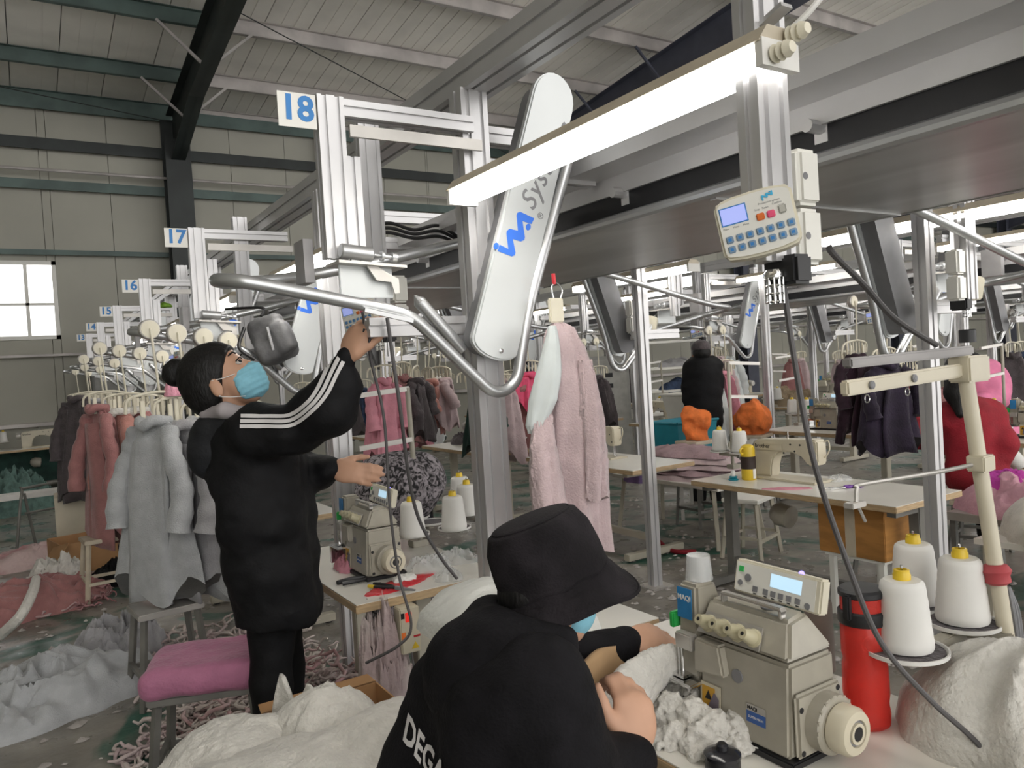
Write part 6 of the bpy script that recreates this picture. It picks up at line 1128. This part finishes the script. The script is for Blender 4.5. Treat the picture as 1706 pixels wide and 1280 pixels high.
worker(dw, None, [s_cap(bx5+A([0, 0, 1.30]), bx5+A([0, 0, .80]), .19, .20), s_cap(P(1158, 612, d), P(1186, 610, d), .10)]+chain([P(1155, 614, d), P(1148, 645, d), P(1147, 665, d)], [.085, .07, .055])+chain([P(1189, 612, d), P(1193, 640, d), P(1190, 662, d)], [.085, .07, .055]), [s_ell(L5(-.02, 0, .0), r5(.11, .09, .10), M5)], hp5+[s_cap(hc5, bx5+A([0, 0, 1.3]), .05, .06), s_cap(bx5+A([0, 0, 1.3]), bx5+A([0, 0, .9]), .1, .1)]+hand(P(1147, 668, d), -UP, -FW, RI, .4)+chain([bx5+A([0, 0, .85]), bx5+A([.06, -.06, .06])], [.09, .05])+chain([bx5+A([0, 0, .85]), bx5+A([-.06, .06, .06])], [.09, .05]), BLKCOAT, pants=chain([bx5+A([.05, -.05, .85]), bx5+A([.07, -.07, .03])], [.12, .08])+chain([bx5+A([-.05, .05, .85]), bx5+A([-.07, .07, .03])], [.12, .08]))
add([s_ell(L5(-.01, 0, .05), r5(.12, .098, .085), M5)], .012, 'cap', FLEECED, dw, k=.02, planes=[(L5(0, 0, .03), (0, 0, -1))])
# ---------------------------------------------------------------- scraps on the floor (nobody could count them)
def strips(n, regions, name, label, m_, seed):
    r = np.random.default_rng(seed); mb = MB()
    for i in range(n):
        cx, cy, rx, ry, hh = regions[i % len(regions)]; a, q = r.uniform(0, 2*np.pi), np.sqrt(r.uniform(0, 1)); x, y = cx+rx*q*math.cos(a), cy+ry*q*math.sin(a); z = .012+hh*max(0, 1-q*q)*r.uniform(.1, 1)
        th = r.uniform(0, 6.28); cv = r.uniform(-1.1, 1.1); st = r.uniform(.016, .034); p = [A([x, y, z])]
        for k in range(int(r.integers(5, 10))): th += cv*.6+r.normal(0, .25); p.append(A([p[-1][0]+st*math.cos(th), p[-1][1]+st*math.sin(th), max(.012, p[-1][2]+r.normal(0, .012))]))
        w = r.uniform(.004, .0095); mb.tube(p, [w*(.6 if k in (0, len(p)-1) else 1)*(1+.2*math.sin(k*2.1)) for k in range(len(p))], 6)
    o = mb.build(name, m_, None, ang=85); stuff(tag(o, label, 'scraps')); return o
strips(900, [(1.0, 3.35, .42, .42, .20), (.86, 3.9, .5, .5, .08), (1.35, 3.2, .35, .5, .14), (.62, 3.45, .35, .4, .10), (.75, 4.6, .5, .5, .06)], 'fabric_strips', 'white and pink fleece trimming strips strewn under the striped coat woman and her table', SCRAPM, 3)
strips(420, [(.95, 3.5, .45, .45, .22), (.3, 6.6, .5, .6, .06), (1.1, 3.05, .3, .3, .1)], 'fabric_strips', 'rose trimming strips mixed in the floor scraps by the stools', SCRAPP, 4)
strips(180, [(.50, 3.15, .20, .2, .10), (.7, 3.2, .2, .2, .08)], 'fabric_strips', 'cream trimming strips heaped under the pink cushion stool', FLEECEW, 5)
r = np.random.default_rng(9); mb = MB()
for i in range(1900):
    if i % 3 == 0: x, y = r.uniform(-.6, 2.2), r.uniform(2.5, 9)
    elif i % 3 == 1: x, y = r.uniform(1.7, 5.5), r.uniform(1.2, 7)
    else: x, y = r.normal(2.7, .9), r.normal(2.9, .9)
    s = abs(r.normal(.014, .010))+.005; th = r.uniform(0, 6.28); n_ = 5; p = [(x+s*r.uniform(.5, 1.2)*math.cos(th+k*1.257), y+s*r.uniform(.4, 1.)*math.sin(th+k*1.257), .002) for k in range(n_)]
    o = len(mb.v); mb.v.extend(p+[(x, y, .004+s*r.uniform(.15, .7))]); mb.f.extend([(o+k, o+(k+1) % n_, o+5) for k in range(n_)])
o = mb.build('floor_lint', FLOCK, None, ang=85); stuff(tag(o, 'pale lint and small cuttings scattered over the worn green floor', 'scraps'))
# torn scraps hanging below table 18
o = heap((1.02, 2.62, .30), .10, .09, .34, 130, .5, 6).build('hanging_scraps', SCRAPM, ang=80); tag(o, 'bunch of pink trimmings stuffed in the black bin below the pliers table', 'scraps')
t = thing('waste_bin', 'black waste bin below the pliers table', 'bin', (1.02, 2.62, 0)); b = MB(); b.lathe([(.09, 0), (.12, .32), (.112, .32), (.083, .01), (.0, .01)], n=24); b.build('tub', BLACK, t); b = MB(); b.lathe([(.12, .31), (.126, .315), (.12, .325), (.112, .32)], n=24, closed=True); b.build('rim', BLACK, t)
